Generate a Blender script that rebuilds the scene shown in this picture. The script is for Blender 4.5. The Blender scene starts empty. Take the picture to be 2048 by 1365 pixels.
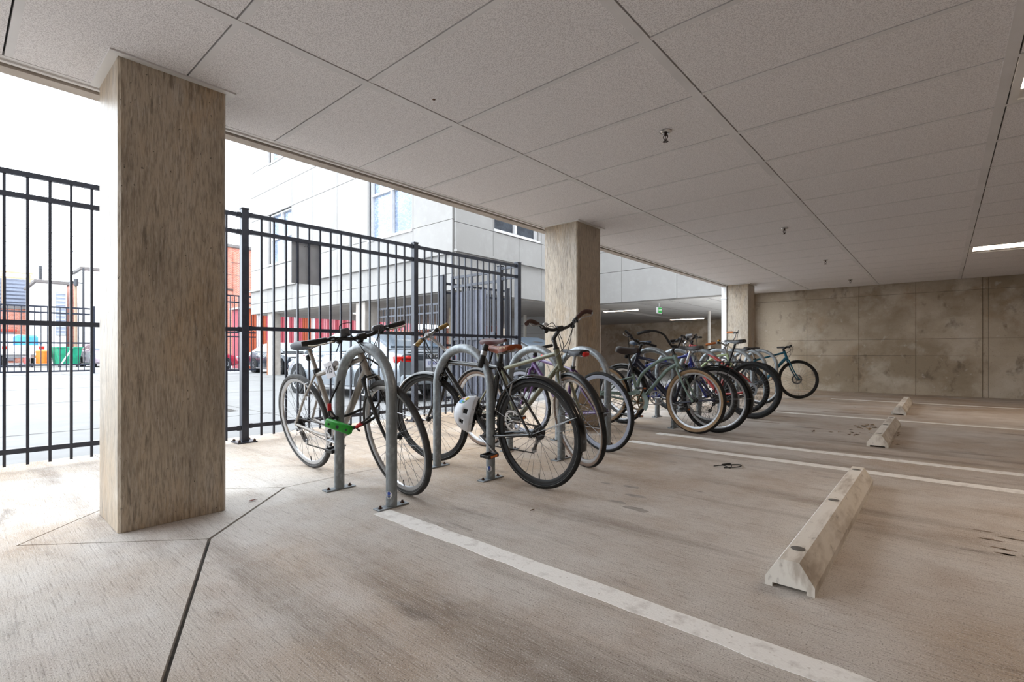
import bpy, math, random
from mathutils import Vector as V, Matrix as M
random.seed(7)
SC = bpy.context.scene
COL = SC.collection
PI = math.pi
def R(d): return math.radians(d)

# ------------------------------------------------------------------ camera, sky, exposure
CAM_H = 0.832
cd = bpy.data.cameras.new('camera'); cam = bpy.data.objects.new('camera', cd); COL.objects.link(cam)
cd.sensor_width = 36.0; cd.sensor_fit = 'HORIZONTAL'
cd.lens = 986.5 / 2048 * 36.0
cd.shift_y = 22.5 / 2048
cd.clip_start = 0.05; cd.clip_end = 400
cam.location = (0, 0, CAM_H); cam.rotation_euler = (R(90), 0, R(41.1))
SC.camera = cam
SC.view_settings.view_transform = 'Standard'
SC.view_settings.look = 'None'
SC.view_settings.gamma = 1.0
SC.view_settings.use_curve_mapping = False
SC.view_settings.exposure = 0.1
W = bpy.data.worlds.new('overcast_sky'); SC.world = W; W.use_nodes = True
SKY = 5.4
LAMP = 14.0
bgn = W.node_tree.nodes['Background']
bgn.inputs[0].default_value = (0.85, 0.925, 1.0, 1); bgn.inputs[1].default_value = SKY

# ------------------------------------------------------------------ materials
def hexc(h):
    h = h.lstrip('#'); o = []
    for i in (0, 2, 4):
        v = int(h[i:i+2], 16) / 255
        o.append(v / 12.92 if v <= .04045 else ((v + .055) / 1.055) ** 2.4)
    return tuple(o) + (1,)
MATS = {}
def pm(name, col, rough=.5, metal=0., col2=None, scale=8., detail=4., lo=.35, hi=.65, bump=0., bscale=60., stretch=(1, 1, 1),
       coat=0., alpha=1., emit=None, estr=0., spec=.5, trans=0.):
    if name in MATS: return MATS[name]
    m = bpy.data.materials.new(name); m.use_nodes = True; MATS[name] = m
    nt = m.node_tree; N = nt.nodes; L = nt.links; b = N['Principled BSDF']
    b.inputs['Base Color'].default_value = hexc(col)
    b.inputs['Roughness'].default_value = rough; b.inputs['Metallic'].default_value = metal
    b.inputs['Coat Weight'].default_value = coat; b.inputs['Specular IOR Level'].default_value = spec
    b.inputs['Transmission Weight'].default_value = trans
    b.inputs['Alpha'].default_value = alpha
    if emit:
        b.inputs['Emission Color'].default_value = hexc(emit); b.inputs['Emission Strength'].default_value = estr
    tc = N.new('ShaderNodeTexCoord'); mp = N.new('ShaderNodeMapping'); mp.inputs['Scale'].default_value = stretch
    L.new(tc.outputs['Object'], mp.inputs['Vector'])
    if col2 is None:
        c = hexc(col); k = .88
        c2 = (c[0]*k, c[1]*k, c[2]*k, 1)
    else: c2 = hexc(col2)
    no = N.new('ShaderNodeTexNoise'); no.inputs['Scale'].default_value = scale; no.inputs['Detail'].default_value = detail
    L.new(mp.outputs[0], no.inputs['Vector'])
    rp = N.new('ShaderNodeValToRGB'); rp.color_ramp.elements[0].position = lo; rp.color_ramp.elements[1].position = hi
    rp.color_ramp.elements[0].color = hexc(col); rp.color_ramp.elements[1].color = c2
    L.new(no.outputs['Fac'], rp.inputs['Fac']); L.new(rp.outputs['Color'], b.inputs['Base Color'])
    if bump:
        n2 = N.new('ShaderNodeTexNoise'); n2.inputs['Scale'].default_value = bscale; n2.inputs['Detail'].default_value = 3
        L.new(mp.outputs[0], n2.inputs['Vector'])
        bp = N.new('ShaderNodeBump'); bp.inputs['Strength'].default_value = bump; bp.inputs['Distance'].default_value = .004
        L.new(n2.outputs['Fac'], bp.inputs['Height']); L.new(bp.outputs['Normal'], b.inputs['Normal'])
    return m

def layered(name, base, layers, rough=.85, bumps=(), spec=.4):
    """base colour then layers (colour, scale, stretch, lo, hi, amount, detail[, kind]) mixed over it by noise"""
    m = bpy.data.materials.new(name); m.use_nodes = True; MATS[name] = m
    nt = m.node_tree; N = nt.nodes; L = nt.links; b = N['Principled BSDF']
    b.inputs['Roughness'].default_value = rough; b.inputs['Specular IOR Level'].default_value = spec
    tc = N.new('ShaderNodeTexCoord')
    rgb = N.new('ShaderNodeRGB'); rgb.outputs[0].default_value = hexc(base); cur = rgb.outputs[0]
    for k, l in enumerate(layers):
        col, sc, st, lo, hi, amt, det = l[:7]
        mp = N.new('ShaderNodeMapping'); mp.inputs['Scale'].default_value = st; mp.inputs['Location'].default_value = (k*3.7, k*1.3, k*2.1)
        if len(l) > 8: mp.inputs['Rotation'].default_value = (0, 0, R(l[8]))
        L.new(tc.outputs['Object'], mp.inputs['Vector'])
        no = N.new('ShaderNodeTexNoise'); no.inputs['Scale'].default_value = sc; no.inputs['Detail'].default_value = det
        no.inputs['Roughness'].default_value = .6
        L.new(mp.outputs[0], no.inputs['Vector'])
        mr = N.new('ShaderNodeMapRange'); mr.inputs[1].default_value = lo; mr.inputs[2].default_value = hi
        mr.inputs[3].default_value = 0; mr.inputs[4].default_value = amt
        L.new(no.outputs['Fac'], mr.inputs[0])
        mx = N.new('ShaderNodeMix'); mx.data_type = 'RGBA'; mx.blend_type = l[7] if len(l) > 7 and l[7] else 'MIX'
        L.new(mr.outputs[0], mx.inputs[0]); L.new(cur, mx.inputs[6]); mx.inputs[7].default_value = hexc(col)
        cur = mx.outputs[2]
    L.new(cur, b.inputs['Base Color'])
    last = None
    for (sc, st, strength, dist, *rz) in bumps:
        mp = N.new('ShaderNodeMapping'); mp.inputs['Scale'].default_value = st
        if rz: mp.inputs['Rotation'].default_value = (0, 0, R(rz[0]))
        L.new(tc.outputs['Object'], mp.inputs['Vector'])
        no = N.new('ShaderNodeTexNoise'); no.inputs['Scale'].default_value = sc; no.inputs['Detail'].default_value = 3
        L.new(mp.outputs[0], no.inputs['Vector'])
        bp = N.new('ShaderNodeBump'); bp.inputs['Strength'].default_value = strength; bp.inputs['Distance'].default_value = dist
        L.new(no.outputs['Fac'], bp.inputs['Height'])
        if last: L.new(last.outputs['Normal'], bp.inputs['Normal'])
        last = bp
    if last: L.new(last.outputs['Normal'], b.inputs['Normal'])
    return m

# ------------------------------------------------------------------ mesh building
class MB:
    def __init__(s): s.v = []; s.f = []
    def add(s, vs, fs):
        o = len(s.v); s.v += [V(p) for p in vs]; s.f += [tuple(i + o for i in q) for q in fs]; return s
    def box(s, c, size, rot=None, bev=0.):
        hx, hy, hz = size[0]/2, size[1]/2, size[2]/2; c = V(c)
        P = []
        if bev <= 0:
            for x in (-1, 1):
                for y in (-1, 1):
                    for z in (-1, 1): P.append(V((x*hx, y*hy, z*hz)))
            F = [(0,1,3,2),(4,6,7,5),(0,4,5,1),(2,3,7,6),(0,2,6,4),(1,5,7,3)]
        else:
            b = min(bev, hx*.95, hy*.95, hz*.95); idx = {}
            for x in (-1, 1):
                for y in (-1, 1):
                    for z in (-1, 1):
                        for ax in range(3):
                            q = [x*(hx-b), y*(hy-b), z*(hz-b)]; q[ax] = (x*hx, y*hy, z*hz)[ax]
                            idx[(x,y,z,ax)] = len(P); P.append(V(q))
            F = []
            sg = (-1, 1)
            for a in sg:
                F.append([idx[(a,y,z,0)] for y, z in ((-1,-1),(1,-1),(1,1),(-1,1))][::a])
                F.append([idx[(x,a,z,1)] for x, z in ((-1,-1),(-1,1),(1,1),(1,-1))][::a])
                F.append([idx[(x,y,a,2)] for x, y in ((-1,-1),(1,-1),(1,1),(-1,1))][::a])
            for a in sg:
                for d in sg:
                    F.append([idx[(a,d,-1,0)], idx[(a,d,1,0)], idx[(a,d,1,1)], idx[(a,d,-1,1)]][::-a*d])
                    F.append([idx[(a,-1,d,0)], idx[(a,1,d,0)], idx[(a,1,d,2)], idx[(a,-1,d,2)]][::a*d])
                    F.append([idx[(-1,a,d,1)], idx[(1,a,d,1)], idx[(1,a,d,2)], idx[(-1,a,d,2)]][::-a*d])
            for x in sg:
                for y in sg:
                    for z in sg:
                        F.append([idx[(x,y,z,0)], idx[(x,y,z,1)], idx[(x,y,z,2)]][::x*y*z])
        if rot is not None: P = [rot @ p for p in P]
        return s.add([p + c for p in P], F)
    def bar(s, a, b, w, h, up=(0,0,1), bev=0.):
        a = V(a); b = V(b); x = (b-a); l = x.length; x.normalize(); u = V(up)
        y = u.cross(x)
        if y.length < 1e-5: y = V((0,1,0)).cross(x)
        y.normalize(); z = x.cross(y)
        return s.box((a+b)/2, (l, w, h), M((x, y, z)).transposed(), bev)
    def tube(s, pts, r, n=8, closed=False, caps=True, flat=1.):
        pts = [V(p) for p in pts]; k = len(pts)
        rs = r if isinstance(r, (list, tuple)) else [r]*k
        T = []
        for i in range(k):
            a = pts[i-1] if (i > 0 or closed) else pts[i]; b = pts[(i+1) % k] if (i < k-1 or closed) else pts[i]
            t = b-a
            T.append(t.normalized() if t.length > 1e-9 else V((0,0,1)))
        ref = V((0,0,1)) if abs(T[0].z) < .9 else V((0,1,0))
        nrm = (ref - T[0]*ref.dot(T[0])).normalized(); vs = []
        for i in range(k):
            nrm = (nrm - T[i]*nrm.dot(T[i]))
            nrm = nrm.normalized() if nrm.length > 1e-6 else T[i].orthogonal().normalized()
            bi = T[i].cross(nrm)
            for j in range(n):
                a = 2*PI*j/n
                vs.append(pts[i] + (nrm*math.cos(a)*flat + bi*math.sin(a))*rs[i])
        fs = []
        for i in range(k if closed else k-1):
            for j in range(n):
                a = i*n+j; b = i*n+(j+1) % n; c = ((i+1) % k)*n+(j+1) % n; d = ((i+1) % k)*n+j
                fs.append((a, b, c, d))
        if caps and not closed:
            fs.append(tuple(range(n))[::-1]); fs.append(tuple((k-1)*n+j for j in range(n)))
        return s.add(vs, fs)
    def lathe(s, prof, n=32, c=(0,0,0), axis='y', a0=0., a1=2*PI, loop=False):
        full = abs(a1-a0-2*PI) < 1e-6; c = V(c); vs = []; k = len(prof); m = n if full else n+1
        for i in range(m):
            a = a0+(a1-a0)*i/n; ca, sa = math.cos(a), math.sin(a)
            for r, h in prof:
                if axis == 'y': vs.append(c+V((r*ca, h, r*sa)))
                elif axis == 'z': vs.append(c+V((r*ca, r*sa, h)))
                else: vs.append(c+V((h, r*ca, r*sa)))
        fs = []
        for i in range(n):
            i2 = (i+1) % m
            for j in range(k if loop else k-1):
                j2 = (j+1) % k
                fs.append((i*k+j, i2*k+j, i2*k+j2, i*k+j2))
        if not full and loop:
            fs.append(tuple(range(k))); fs.append(tuple(n*k+j for j in range(k))[::-1])
        return s.add(vs, fs)
    def cyl(s, a, b, r, n=12): return s.tube([a, b], r, n)
    def prism(s, poly, z0, z1):
        k = len(poly)
        vs = [(p[0], p[1], z0) for p in poly]+[(p[0], p[1], z1) for p in poly]
        fs = [tuple(range(k))[::-1], tuple(range(k, 2*k))]+[(i, (i+1) % k, k+(i+1) % k, k+i) for i in range(k)]
        return s.add(vs, fs)
    def loft(s, rings, close=True, caps=True):
        n = len(rings[0]); vs = [p for r in rings for p in r]; fs = []
        for i in range(len(rings)-1):
            for j in range(n if close else n-1):
                fs.append((i*n+j, i*n+(j+1) % n, (i+1)*n+(j+1) % n, (i+1)*n+j))
        if caps:
            fs.append(tuple(range(n))[::-1]); fs.append(tuple((len(rings)-1)*n+j for j in range(n)))
        return s.add(vs, fs)
    def ell(s, c, r, nu=16, nv=8, v0=-PI/2, v1=PI/2):
        c = V(c); vs = []; fs = []
        for i in range(nv+1):
            b = v0+(v1-v0)*i/nv
            for j in range(nu):
                a = 2*PI*j/nu
                vs.append(c+V((r[0]*math.cos(b)*math.cos(a), r[1]*math.cos(b)*math.sin(a), r[2]*math.sin(b))))
        for i in range(nv):
            for j in range(nu):
                fs.append((i*nu+j, i*nu+(j+1) % nu, (i+1)*nu+(j+1) % nu, (i+1)*nu+j))
        return s.add(vs, fs)
    def xf(s, m, start=0):
        for i in range(start, len(s.v)): s.v[i] = m @ s.v[i]
        return s
    def mesh(s, name, mat, smooth=40, recalc=True):
        me = bpy.data.meshes.new(name); me.from_pydata(s.v, [], s.f)
        if recalc:
            import bmesh
            bm = bmesh.new(); bm.from_mesh(me); bmesh.ops.recalc_face_normals(bm, faces=bm.faces); bm.to_mesh(me); bm.free()
        if mat: me.materials.append(mat)
        if smooth:
            me.shade_smooth(); me.set_sharp_from_angle(angle=R(smooth))
        return me
    def build(s, name, mat, parent=None, smooth=40, recalc=True):
        o = bpy.data.objects.new(name, s.mesh(name, mat, smooth, recalc)); COL.objects.link(o)
        if parent: o.parent = parent
        return o
def empty(name, loc=(0,0,0), rot=(0,0,0), label=None, cat=None, group=None):
    o = bpy.data.objects.new(name, None); COL.objects.link(o); o.location = loc; o.rotation_euler = rot
    o.empty_display_size = .1
    return tag(o, label, cat, group)
def tag(o, label=None, cat=None, group=None, kind=None):
    if label: o['label'] = label
    if cat: o['category'] = cat
    if group: o['group'] = group
    if kind: o['kind'] = kind
    return o
def dup(o, parent=None):
    c = o.copy(); COL.objects.link(c)
    if parent: c.parent = parent
    for ch in list(o.children): dup(ch, c)
    return c
def smoothpath(P, k=6):
    P = [V(p) for p in P]; o = []
    Q = [P[0]*2-P[1]]+P+[P[-1]*2-P[-2]]
    for i in range(1, len(Q)-2):
        for j in range(k):
            t = j/k; a, b, c, d = Q[i-1], Q[i], Q[i+1], Q[i+2]
            o.append(.5*((2*b)+(c-a)*t+(2*a-5*b+4*c-d)*t*t+(3*b-a-3*c+d)*t**3))
    o.append(P[-1]); return o
def text(body, name, mat, size, parent, loc, rot=None, ext=.0006, align='CENTER', matrix=None):
    cu = bpy.data.curves.new(name, 'FONT'); cu.body = body; cu.size = size; cu.extrude = ext
    cu.align_x = align; cu.align_y = 'CENTER'; cu.materials.append(mat); cu.resolution_u = 2
    o = bpy.data.objects.new(name, cu); COL.objects.link(o); o.parent = parent
    dg = bpy.context.evaluated_depsgraph_get(); me = bpy.data.meshes.new_from_object(o.evaluated_get(dg)); bpy.data.objects.remove(o)
    o = bpy.data.objects.new(name, me); COL.objects.link(o); o.parent = parent
    if not me.materials: me.materials.append(mat)
    if matrix is not None: o.matrix_basis = matrix
    else: o.location = loc; o.rotation_euler = rot
    return o
def frame_at(p, x, n):
    """matrix whose local x runs along x and local z faces n, at p"""
    x = V(x).normalized(); n = V(n); y = n.cross(x).normalized(); z = x.cross(y)
    m = M((x, y, z)).transposed().to_4x4(); m.translation = V(p); return m
# ------------------------------------------------------------------ palette
m_floor = layered('floor_concrete', '#c1b9b0', [
    ('#a2876a', .8, (1, 1, 1), .48, .68, .7, 6),
    ('#d6d2ce', .6, (1, 1, 1), .5, .68, .65, 5),
    ('#a98b68', .22, (1, 1, 1), .40, .60, .75, 4),
    ('#6f5f50', 1.3, (.3, 2.4, 1), .54, .70, .65, 6),
    ('#5f5349', 3.2, (.5, 1.8, 1), .63, .72, .6, 5),
    ('#cfc7c0', 26, (.5, 9, 1), .52, .72, .5, 3, None, 8),
    ('#6d5f53', 22, (.4, 8, 1), .54, .7, .5, 3, None, 8),
    ('#8d7662', 5.5, (1, 1, 1), .50, .68, .26, 9),
    ('#dcd8d4', 2.6, (1, 1, 1), .52, .70, .3, 9),
    ('#544840', 190, (1, 1, 1), .56, .68, .75, 3),
    ('#ece7e2', 220, (1, 1, 1), .57, .70, .55, 2)], rough=.8,
    bumps=((190, (1, 1, 1), .55, .003), (26, (.12, 6, 1), .4, .003, 8)))
m_joint = pm('joint_sealant', '#4b4947', .9, col2='#6d6a66', scale=14)
m_paint = layered('road_paint', '#f1eee9', [('#b4aca4', 14, (1, 1, 1), .52, .72, .6, 5), ('#98897c', 60, (1, 1, 1), .62, .74, .55, 3)], rough=.7, bumps=((140, (1, 1, 1), .4, .002),))
m_tile = layered('ceiling_board', '#eeecee', [('#bdb9bc', 190, (1, 1, 1), .44, .62, .75, 2), ('#f0eff2', 230, (1, 1, 1), .54, .7, .6, 2)], rough=.9, bumps=((190, (1, 1, 1), .9, .004),))
m_strip = pm('ceiling_strip', '#dddcde', .6, scale=3)
m_seam = pm('seam_dark', '#2b2929', .9)
m_white = pm('white_enamel', '#e4e3e2', .45, scale=3)
m_beam = pm('beam_stucco', '#a9a098', .85, col2='#bdb5ad', scale=5, bump=.2, bscale=90)
m_pillar = layered('pillar_concrete', '#b9ab98', [
    ('#bb9a6e', 2.2, (1, 1, .5), .50, .68, .6, 6),
    ('#8c8175', 5, (1, 1, .3), .48, .66, .6, 8),
    ('#cdc4b8', 7, (1, 1, .25), .56, .70, .6, 6),
    ('#6f6458', 170, (1, 1, .1), .46, .64, .55, 5),
    ('#d0c8bc', 120, (1, 1, .12), .54, .66, .4, 4),
    ('#574d43', 48, (1, 1, .13), .58, .70, .6, 6),
    ('#332d28', 70, (1, 1, .7), .70, .75, .8, 2)], rough=.42, bumps=((48, (1, 1, .1), .7, .006), (90, (1, 1, 1), .3, .002)))
m_wallc = layered('wall_concrete', '#b3a592', [
    ('#8f7f69', .8, (1, 1, 1.2), .45, .60, .8, 7),
    ('#c6bcad', 1.6, (1, 1, 1), .52, .66, .7, 7),
    ('#9a7d5a', 1.3, (1, 1, .7), .60, .76, .5, 5),
    ('#5d5043', 5, (1, 1, .7), .58, .72, .65, 6),
    ('#c9c0b3', 9, (1, 1, 1), .62, .72, .5, 5),
    ('#463c32', 60, (1, 1, 1), .66, .74, .7, 2)], rough=.8, bumps=((40, (1, 1, 1), .3, .004),))
m_wallj = pm('wall_joint', '#6d645a', .9, scale=4)
m_stop = layered('wheel_stop_concrete', '#ddd7cd', [
    ('#8d7b68', 6, (3, .5, 1), .5, .68, .6, 5), ('#e4e0da', 3, (1, 1, 1), .5, .66, .6, 4), ('#6f6155', 20, (2, .6, 1), .6, .74, .5, 4)], rough=.8, bumps=((60, (1, 1, 1), .3, .003),))
m_galv = layered('galvanised_steel', '#8d9295', [('#6f7476', 12, (1, 1, .5), .45, .65, .7, 4), ('#aeb4b8', 30, (1, 1, .7), .52, .68, .6, 3)], rough=.42, spec=.5, bumps=((50, (1, 1, 1), .06, .002),))
m_galv.node_tree.nodes['Principled BSDF'].inputs['Metallic'].default_value = .55
m_fence = pm('black_fence_bloom_tint', '#262934', .32, .0, '#2f3340', scale=20)  # black paint lightened to blue grey, bloom put into the colour
m_bolt = pm('rusty_bolt', '#5a3a2a', .6, .5, '#33251e', scale=60)
m_steel = pm('bare_steel', '#a9aaac', .3, .9)
m_chrome = pm('chrome', '#d3d4d6', .16, 1.)
m_black = pm('black_plastic', '#131314', .42)
m_rubber = pm('black_rubber', '#1c1b1b', .7, col2='#2a2928', scale=30)
m_dust = pm('dusty_rubber', '#3a3836', .8, col2='#262525', scale=20)
m_apron = layered('lot_concrete', '#848382', [('#777471', .5, (1, 1, 1), .45, .7, .6, 5), ('#92918f', 2.5, (1, 1, 1), .5, .7, .4, 5), ('#8b8682', 60, (1, 1, 1), .62, .75, .5, 2)], rough=.9)
m_facade = layered('facade_stucco', '#9a9794', [('#8e8b88', 1.2, (1, 1, .7), .45, .7, .5, 5), ('#a5a2a0', 4, (1, 1, 1), .5, .7, .4, 4)], rough=.9, bumps=((60, (1, 1, 1), .15, .003),))
m_soffit = pm('soffit_board', '#b3ada7', .9, scale=2)
m_shadowgap = pm('facade_joint', '#77726e', .9)
m_wframe = pm('window_frame', '#d4d2d2', .5)
m_glass = layered('screened_glass', '#7f8ea6', [('#b3c0d2', 14, (1, 1, 2.2), .47, .55, .7, 2), ('#56627a', .8, (1, 1, 1), .4, .7, .6, 2)], rough=.12, spec=.6)
m_glassd = layered('dark_screened_glass', '#43474e', [('#2c2f35', 3, (1, 1, 1), .4, .6, .7, 3), ('#5d626a', 40, (1, 1, 1), .5, .7, .3, 2)], rough=.25)
m_lamp = pm('lamp_diffuser', '#ffffff', .5, emit='#ffe8cf', estr=LAMP)

# ------------------------------------------------------------------ setting: lot, floor, ceiling
GZ = -.15
CZ = 2.196
def struct(mb, name, mat, parent=None, smooth=0): 
    o = mb.build(name, mat, parent, smooth)
    if parent is None: o['kind'] = 'structure'
    return o
lot = struct(MB().box((-42, 10, GZ-.1), (73.6, 120, .2)), 'ground', m_apron)
tag(lot, 'pale concrete parking lot outside the picket fence')
lot2 = MB()
for y in (-2., 3.4, 8.2): lot2.box((-18, y, GZ+.0015), (24, .02, .003))
for x in (-8.2, -13., -18.): lot2.box((x, 4, GZ+.0015), (.02, 20, .003))
lot2.build('joint_line', m_joint, lot, 0)
drain = MB()
for k in range(9): drain.bar((-9.6+k*.09, 3.05, GZ+.004), (-9.6+k*.09, 3.2, GZ+.004), .045, .008)
drain.build('drain_grate', pm('old_iron', '#5d5854', .7), lot, 0)

floor = struct(MB().box((1.4, 3.3, -.085), (13.2, 18.7, .13)), 'floor', m_joint)
tag(floor, 'broomed concrete garage floor cut into slabs by sealed joints')
dA, dB, dC, dD = (-2.46, .77), (-3.05, 1.37), (-3.61, .79), (-3.0, .2)
def offset(poly, offs):
    k = len(poly); area = sum(poly[i][0]*poly[(i+1) % k][1]-poly[(i+1) % k][0]*poly[i][1] for i in range(k))
    if area < 0: poly = poly[::-1]; offs = [offs[(k-2-i) % k] for i in range(k)]
    out = []
    for i in range(k):
        p0, p1, p2 = V(poly[i-1]).to_2d(), V(poly[i]).to_2d(), V(poly[(i+1) % k]).to_2d()
        d1 = (p1-p0).normalized(); d2 = (p2-p1).normalized()
        n1 = V((-d1.y, d1.x)); n2 = V((-d2.y, d2.x))
        a = p0+n1*offs[i-1]; b = p1+n2*offs[i]
        den = d1.x*d2.y-d1.y*d2.x
        if abs(den) < 1e-6: out.append(p1+n2*offs[i]); continue
        t = ((b.x-a.x)*d2.y-(b.y-a.y)*d2.x)/den
        out.append(a+d1*t)
    return out
W1, W2, W3 = .007, .0032, .002
far = (8., -3.62)
slabs = [
    ([dA, dB, dC, dD], [W1, W2, W2, W2]),
    ([far, (8, 4.45), (-3.05, 4.45), dB, dA], [0, W3, W2, W1, W1]),
    ([dA, dD, dC, (-5.2, .79), (-5.2, -6), (8, -6), far], [W2, W2, W3, 0, 0, 0, W1]),
    ([dC, dB, (-3.05, 12.6), (-5.2, 12.6), (-5.2, .79)], [W2, W2, 0, 0, W3]),
    ([(-3.05, 4.45), (8, 4.45), (8, 12.6), (-3.05, 12.6)], [W3, 0, 0, W2])]
for poly, offs in slabs:
    q = offset([V((p[0], p[1], 0)) for p in poly], offs)
    MB().prism(q, -.06, 0).build('floor_slab', m_floor, floor, 0)
def stripe(y, x0, x1, w=.105, jag=.004):
    n = max(6, int((x1-x0)/.09)); top = []; bot = []
    rnd = random.Random(int(y*100))
    for i in range(n+1):
        x = x0+(x1-x0)*i/n
        top.append((x, y+w/2+rnd.uniform(-jag, jag))); bot.append((x, y-w/2+rnd.uniform(-jag, jag)))
    m = MB()
    for i in range(n):
        m.prism([bot[i], bot[i+1], top[i+1], top[i]], 0., .0018)
    return m.build('painted_stripe', m_paint, floor, 0)
stripe(1.492, -2.2, 7.5, .1, .006)
for y, x0 in ((4.2, -2.2), (4.79, -2.2), (7.6, -1.75), (10.4, -1.5)): stripe(y, x0, 7.5)

def floor_patch(x, y, l, w, mat, seed):
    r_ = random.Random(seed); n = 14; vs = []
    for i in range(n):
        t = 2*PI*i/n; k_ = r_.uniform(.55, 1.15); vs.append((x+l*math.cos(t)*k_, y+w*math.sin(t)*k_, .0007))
    MB().add(vs+[(x, y, .0007)], [(i, (i+1) % n, n) for i in range(n)]).build('floor_mark', mat, floor, 0)
m_st1 = pm('tyre_mark', '#7a6a5c', .85, col2='#8f7f70', scale=30); m_st2 = pm('damp_mark', '#8d857e', .7, col2='#a39b94', scale=20); m_st3 = pm('dark_floor_tone', '#8a7c70', .8, col2='#a19388', scale=6)
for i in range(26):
    floor_patch(.12+random.random()*.5, 2.80+random.random()*.55, random.uniform(.02, .06), random.uniform(.006, .014), m_st1, i)
for x, y, l, w in ((-1.45, 2.78, .05, .03), (-1.33, 2.62, .07, .025), (-1.36, 2.45, .06, .025), (-1.22, 2.4, .08, .03), (-1.6, 2.75, .05, .015), (-1.1, 2.95, .04, .012)): floor_patch(x, y, l, w, m_st2, int(-x*100))
for x, y, l, w in ((-1.55, 7.1, .22, .06), (-1.2, 7.6, .25, .08), (-1.0, 8.1, .3, .1), (-1.6, 6.4, .2, .05)): floor_patch(x, y, l, w, m_st3, int(y*10))  # broad darker patches on the floor
# ceiling: backing slab, boards on rails
ceil_ = struct(MB().box((2.3, 3.2, CZ+.12), (11.3, 18.6, .2)), 'ceiling', m_seam)
tag(ceil_, 'textured white ceiling boards with thin dark seams')
XB = [-3.277, -2.177, -.957, .263, 1.483, 2.703]
def row(k): return 2.0+.61*k
LIGHT_ROWS = (-7, 2, 11)
for i in range(5):
    for k in range(-13, 17):
        if i == 3 and k in LIGHT_ROWS: continue
        x0 = XB[i]+(.007 if i else .03); x1 = XB[i+1]-.046; y0 = row(k)+.032; y1 = row(k+1)-.0035
        if i == 0:
            if (.515-.06 < y1 and y0 < .967+.06) or (4.285-.06 < y1 and y0 < 4.745+.06): pass
        MB().box(((x0+x1)/2, (y0+y1)/2, CZ+.012), (x1-x0, y1-y0, .024)).build('ceiling_board', m_tile, ceil_, 0)
for k in range(-13, 17):
    MB().box((-.29, row(k)+.018, CZ+.0115), (5.97, .028, .0235)).build('cross_rail', m_strip, ceil_, 0)
for i in range(0, 6):
    w = .046 if i else .03
    MB().box((XB[i]-w/2 if i else XB[i]+w/2, 3.2, CZ+.010), (w, 18.6, .024)).build('ceiling_rail', m_strip, ceil_, 0)
MB().box((5.33, 3.2, CZ+.012), (5.24, 18.5, .024)).build('ceiling_board', m_tile, ceil_, 0)
# edge beam along the open side
beam = struct(MB().box((-3.352, 3.2, CZ+.10), (.085, 18.6, .25)).box((-3.30, 3.2, CZ+.1), (.05, 18.6, .19)), 'trim_1', m_beam)
tag(beam, 'narrow beige soffit beam along the open edge of the ceiling')
MB().box((-3.289, 3.2, CZ-.002), (.024, 18.6, .02)).build('edge_angle', m_white, beam, 0)

# pillars
def pillar(x0, x1, y0, y1, label):
    p = struct(MB().box(((x0+x1)/2, (y0+y1)/2, (CZ-.0)/2), (x1-x0, y1-y0, CZ+.02), None, .012), 'pillar', m_pillar)
    tag(p, label)
    c = MB(); w = .036
    c.box((x1+w/2, (y0+y1)/2, CZ-.004), (w, y1-y0+2*w, .008)).box(((x0+x1)/2, y0-w/2, CZ-.004), (x1-x0, w, .008)).box(((x0+x1)/2, y1+w/2, CZ-.004), (x1-x0, w, .008))
    c.build('ceiling_collar', m_white, p, 0)
    return p
pillar(-3.262, -2.838, .515, .967, 'thick formed concrete pillar in the left foreground between fence and bikes')
pillar(-3.272, -2.842, 4.285, 4.745, 'formed concrete pillar rising behind the bicycle with the tall black handlebar')
pillar(-3.30, -2.89, 10.43, 10.85, 'farthest concrete pillar beside the white downpipe near the back wall')
# back wall of cast panels
wall = struct(MB().box((2.35, 12.584, 1.1), (11.6, .3, 2.3)), 'wall_back', m_wallj)
tag(wall, 'stained brown concrete back wall cast in panels')
WX = [-3.42, -2.24, -1.30, -.39, .553, .632, 1.6, 2.8, 4.0, 5.4, 6.8, 8.0]
WZ = [0, .765, 1.09, 1.985, 2.21]
for i in range(len(WX)-1):
    for j in range(4):
        dp = random.uniform(.0, .006)
        if i == 4: dp = -.008
        MB().box(((WX[i]+WX[i+1])/2, 12.45-dp, (WZ[j]+WZ[j+1])/2), (WX[i+1]-WX[i]-.006, .06, WZ[j+1]-WZ[j]-(.005 if j != 1 else .003)), None, .002).build('wall_panel', m_wallc, wall, 0)
MB().box((-3.36, 12.3, 1.1), (.1, .4, 2.2)).build('wall_return', m_wallc, wall, 0)

wr = struct(MB().box((8.05, 3.2, 1.1), (.2, 18.6, 2.3)), 'added_wall_right', m_wallc); tag(wr, 'unseen concrete wall added at the right to shut out light')  # unseen wall, added so daylight comes mainly from the open left side
wf = struct(MB().box((2.35, -6.2, 1.1), (11.6, .2, 2.3)), 'added_wall_front', m_wallc); tag(wf, 'unseen concrete wall added behind the viewer to cut fill light')  # unseen, added to stop sky fill entering from behind the camera
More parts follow.
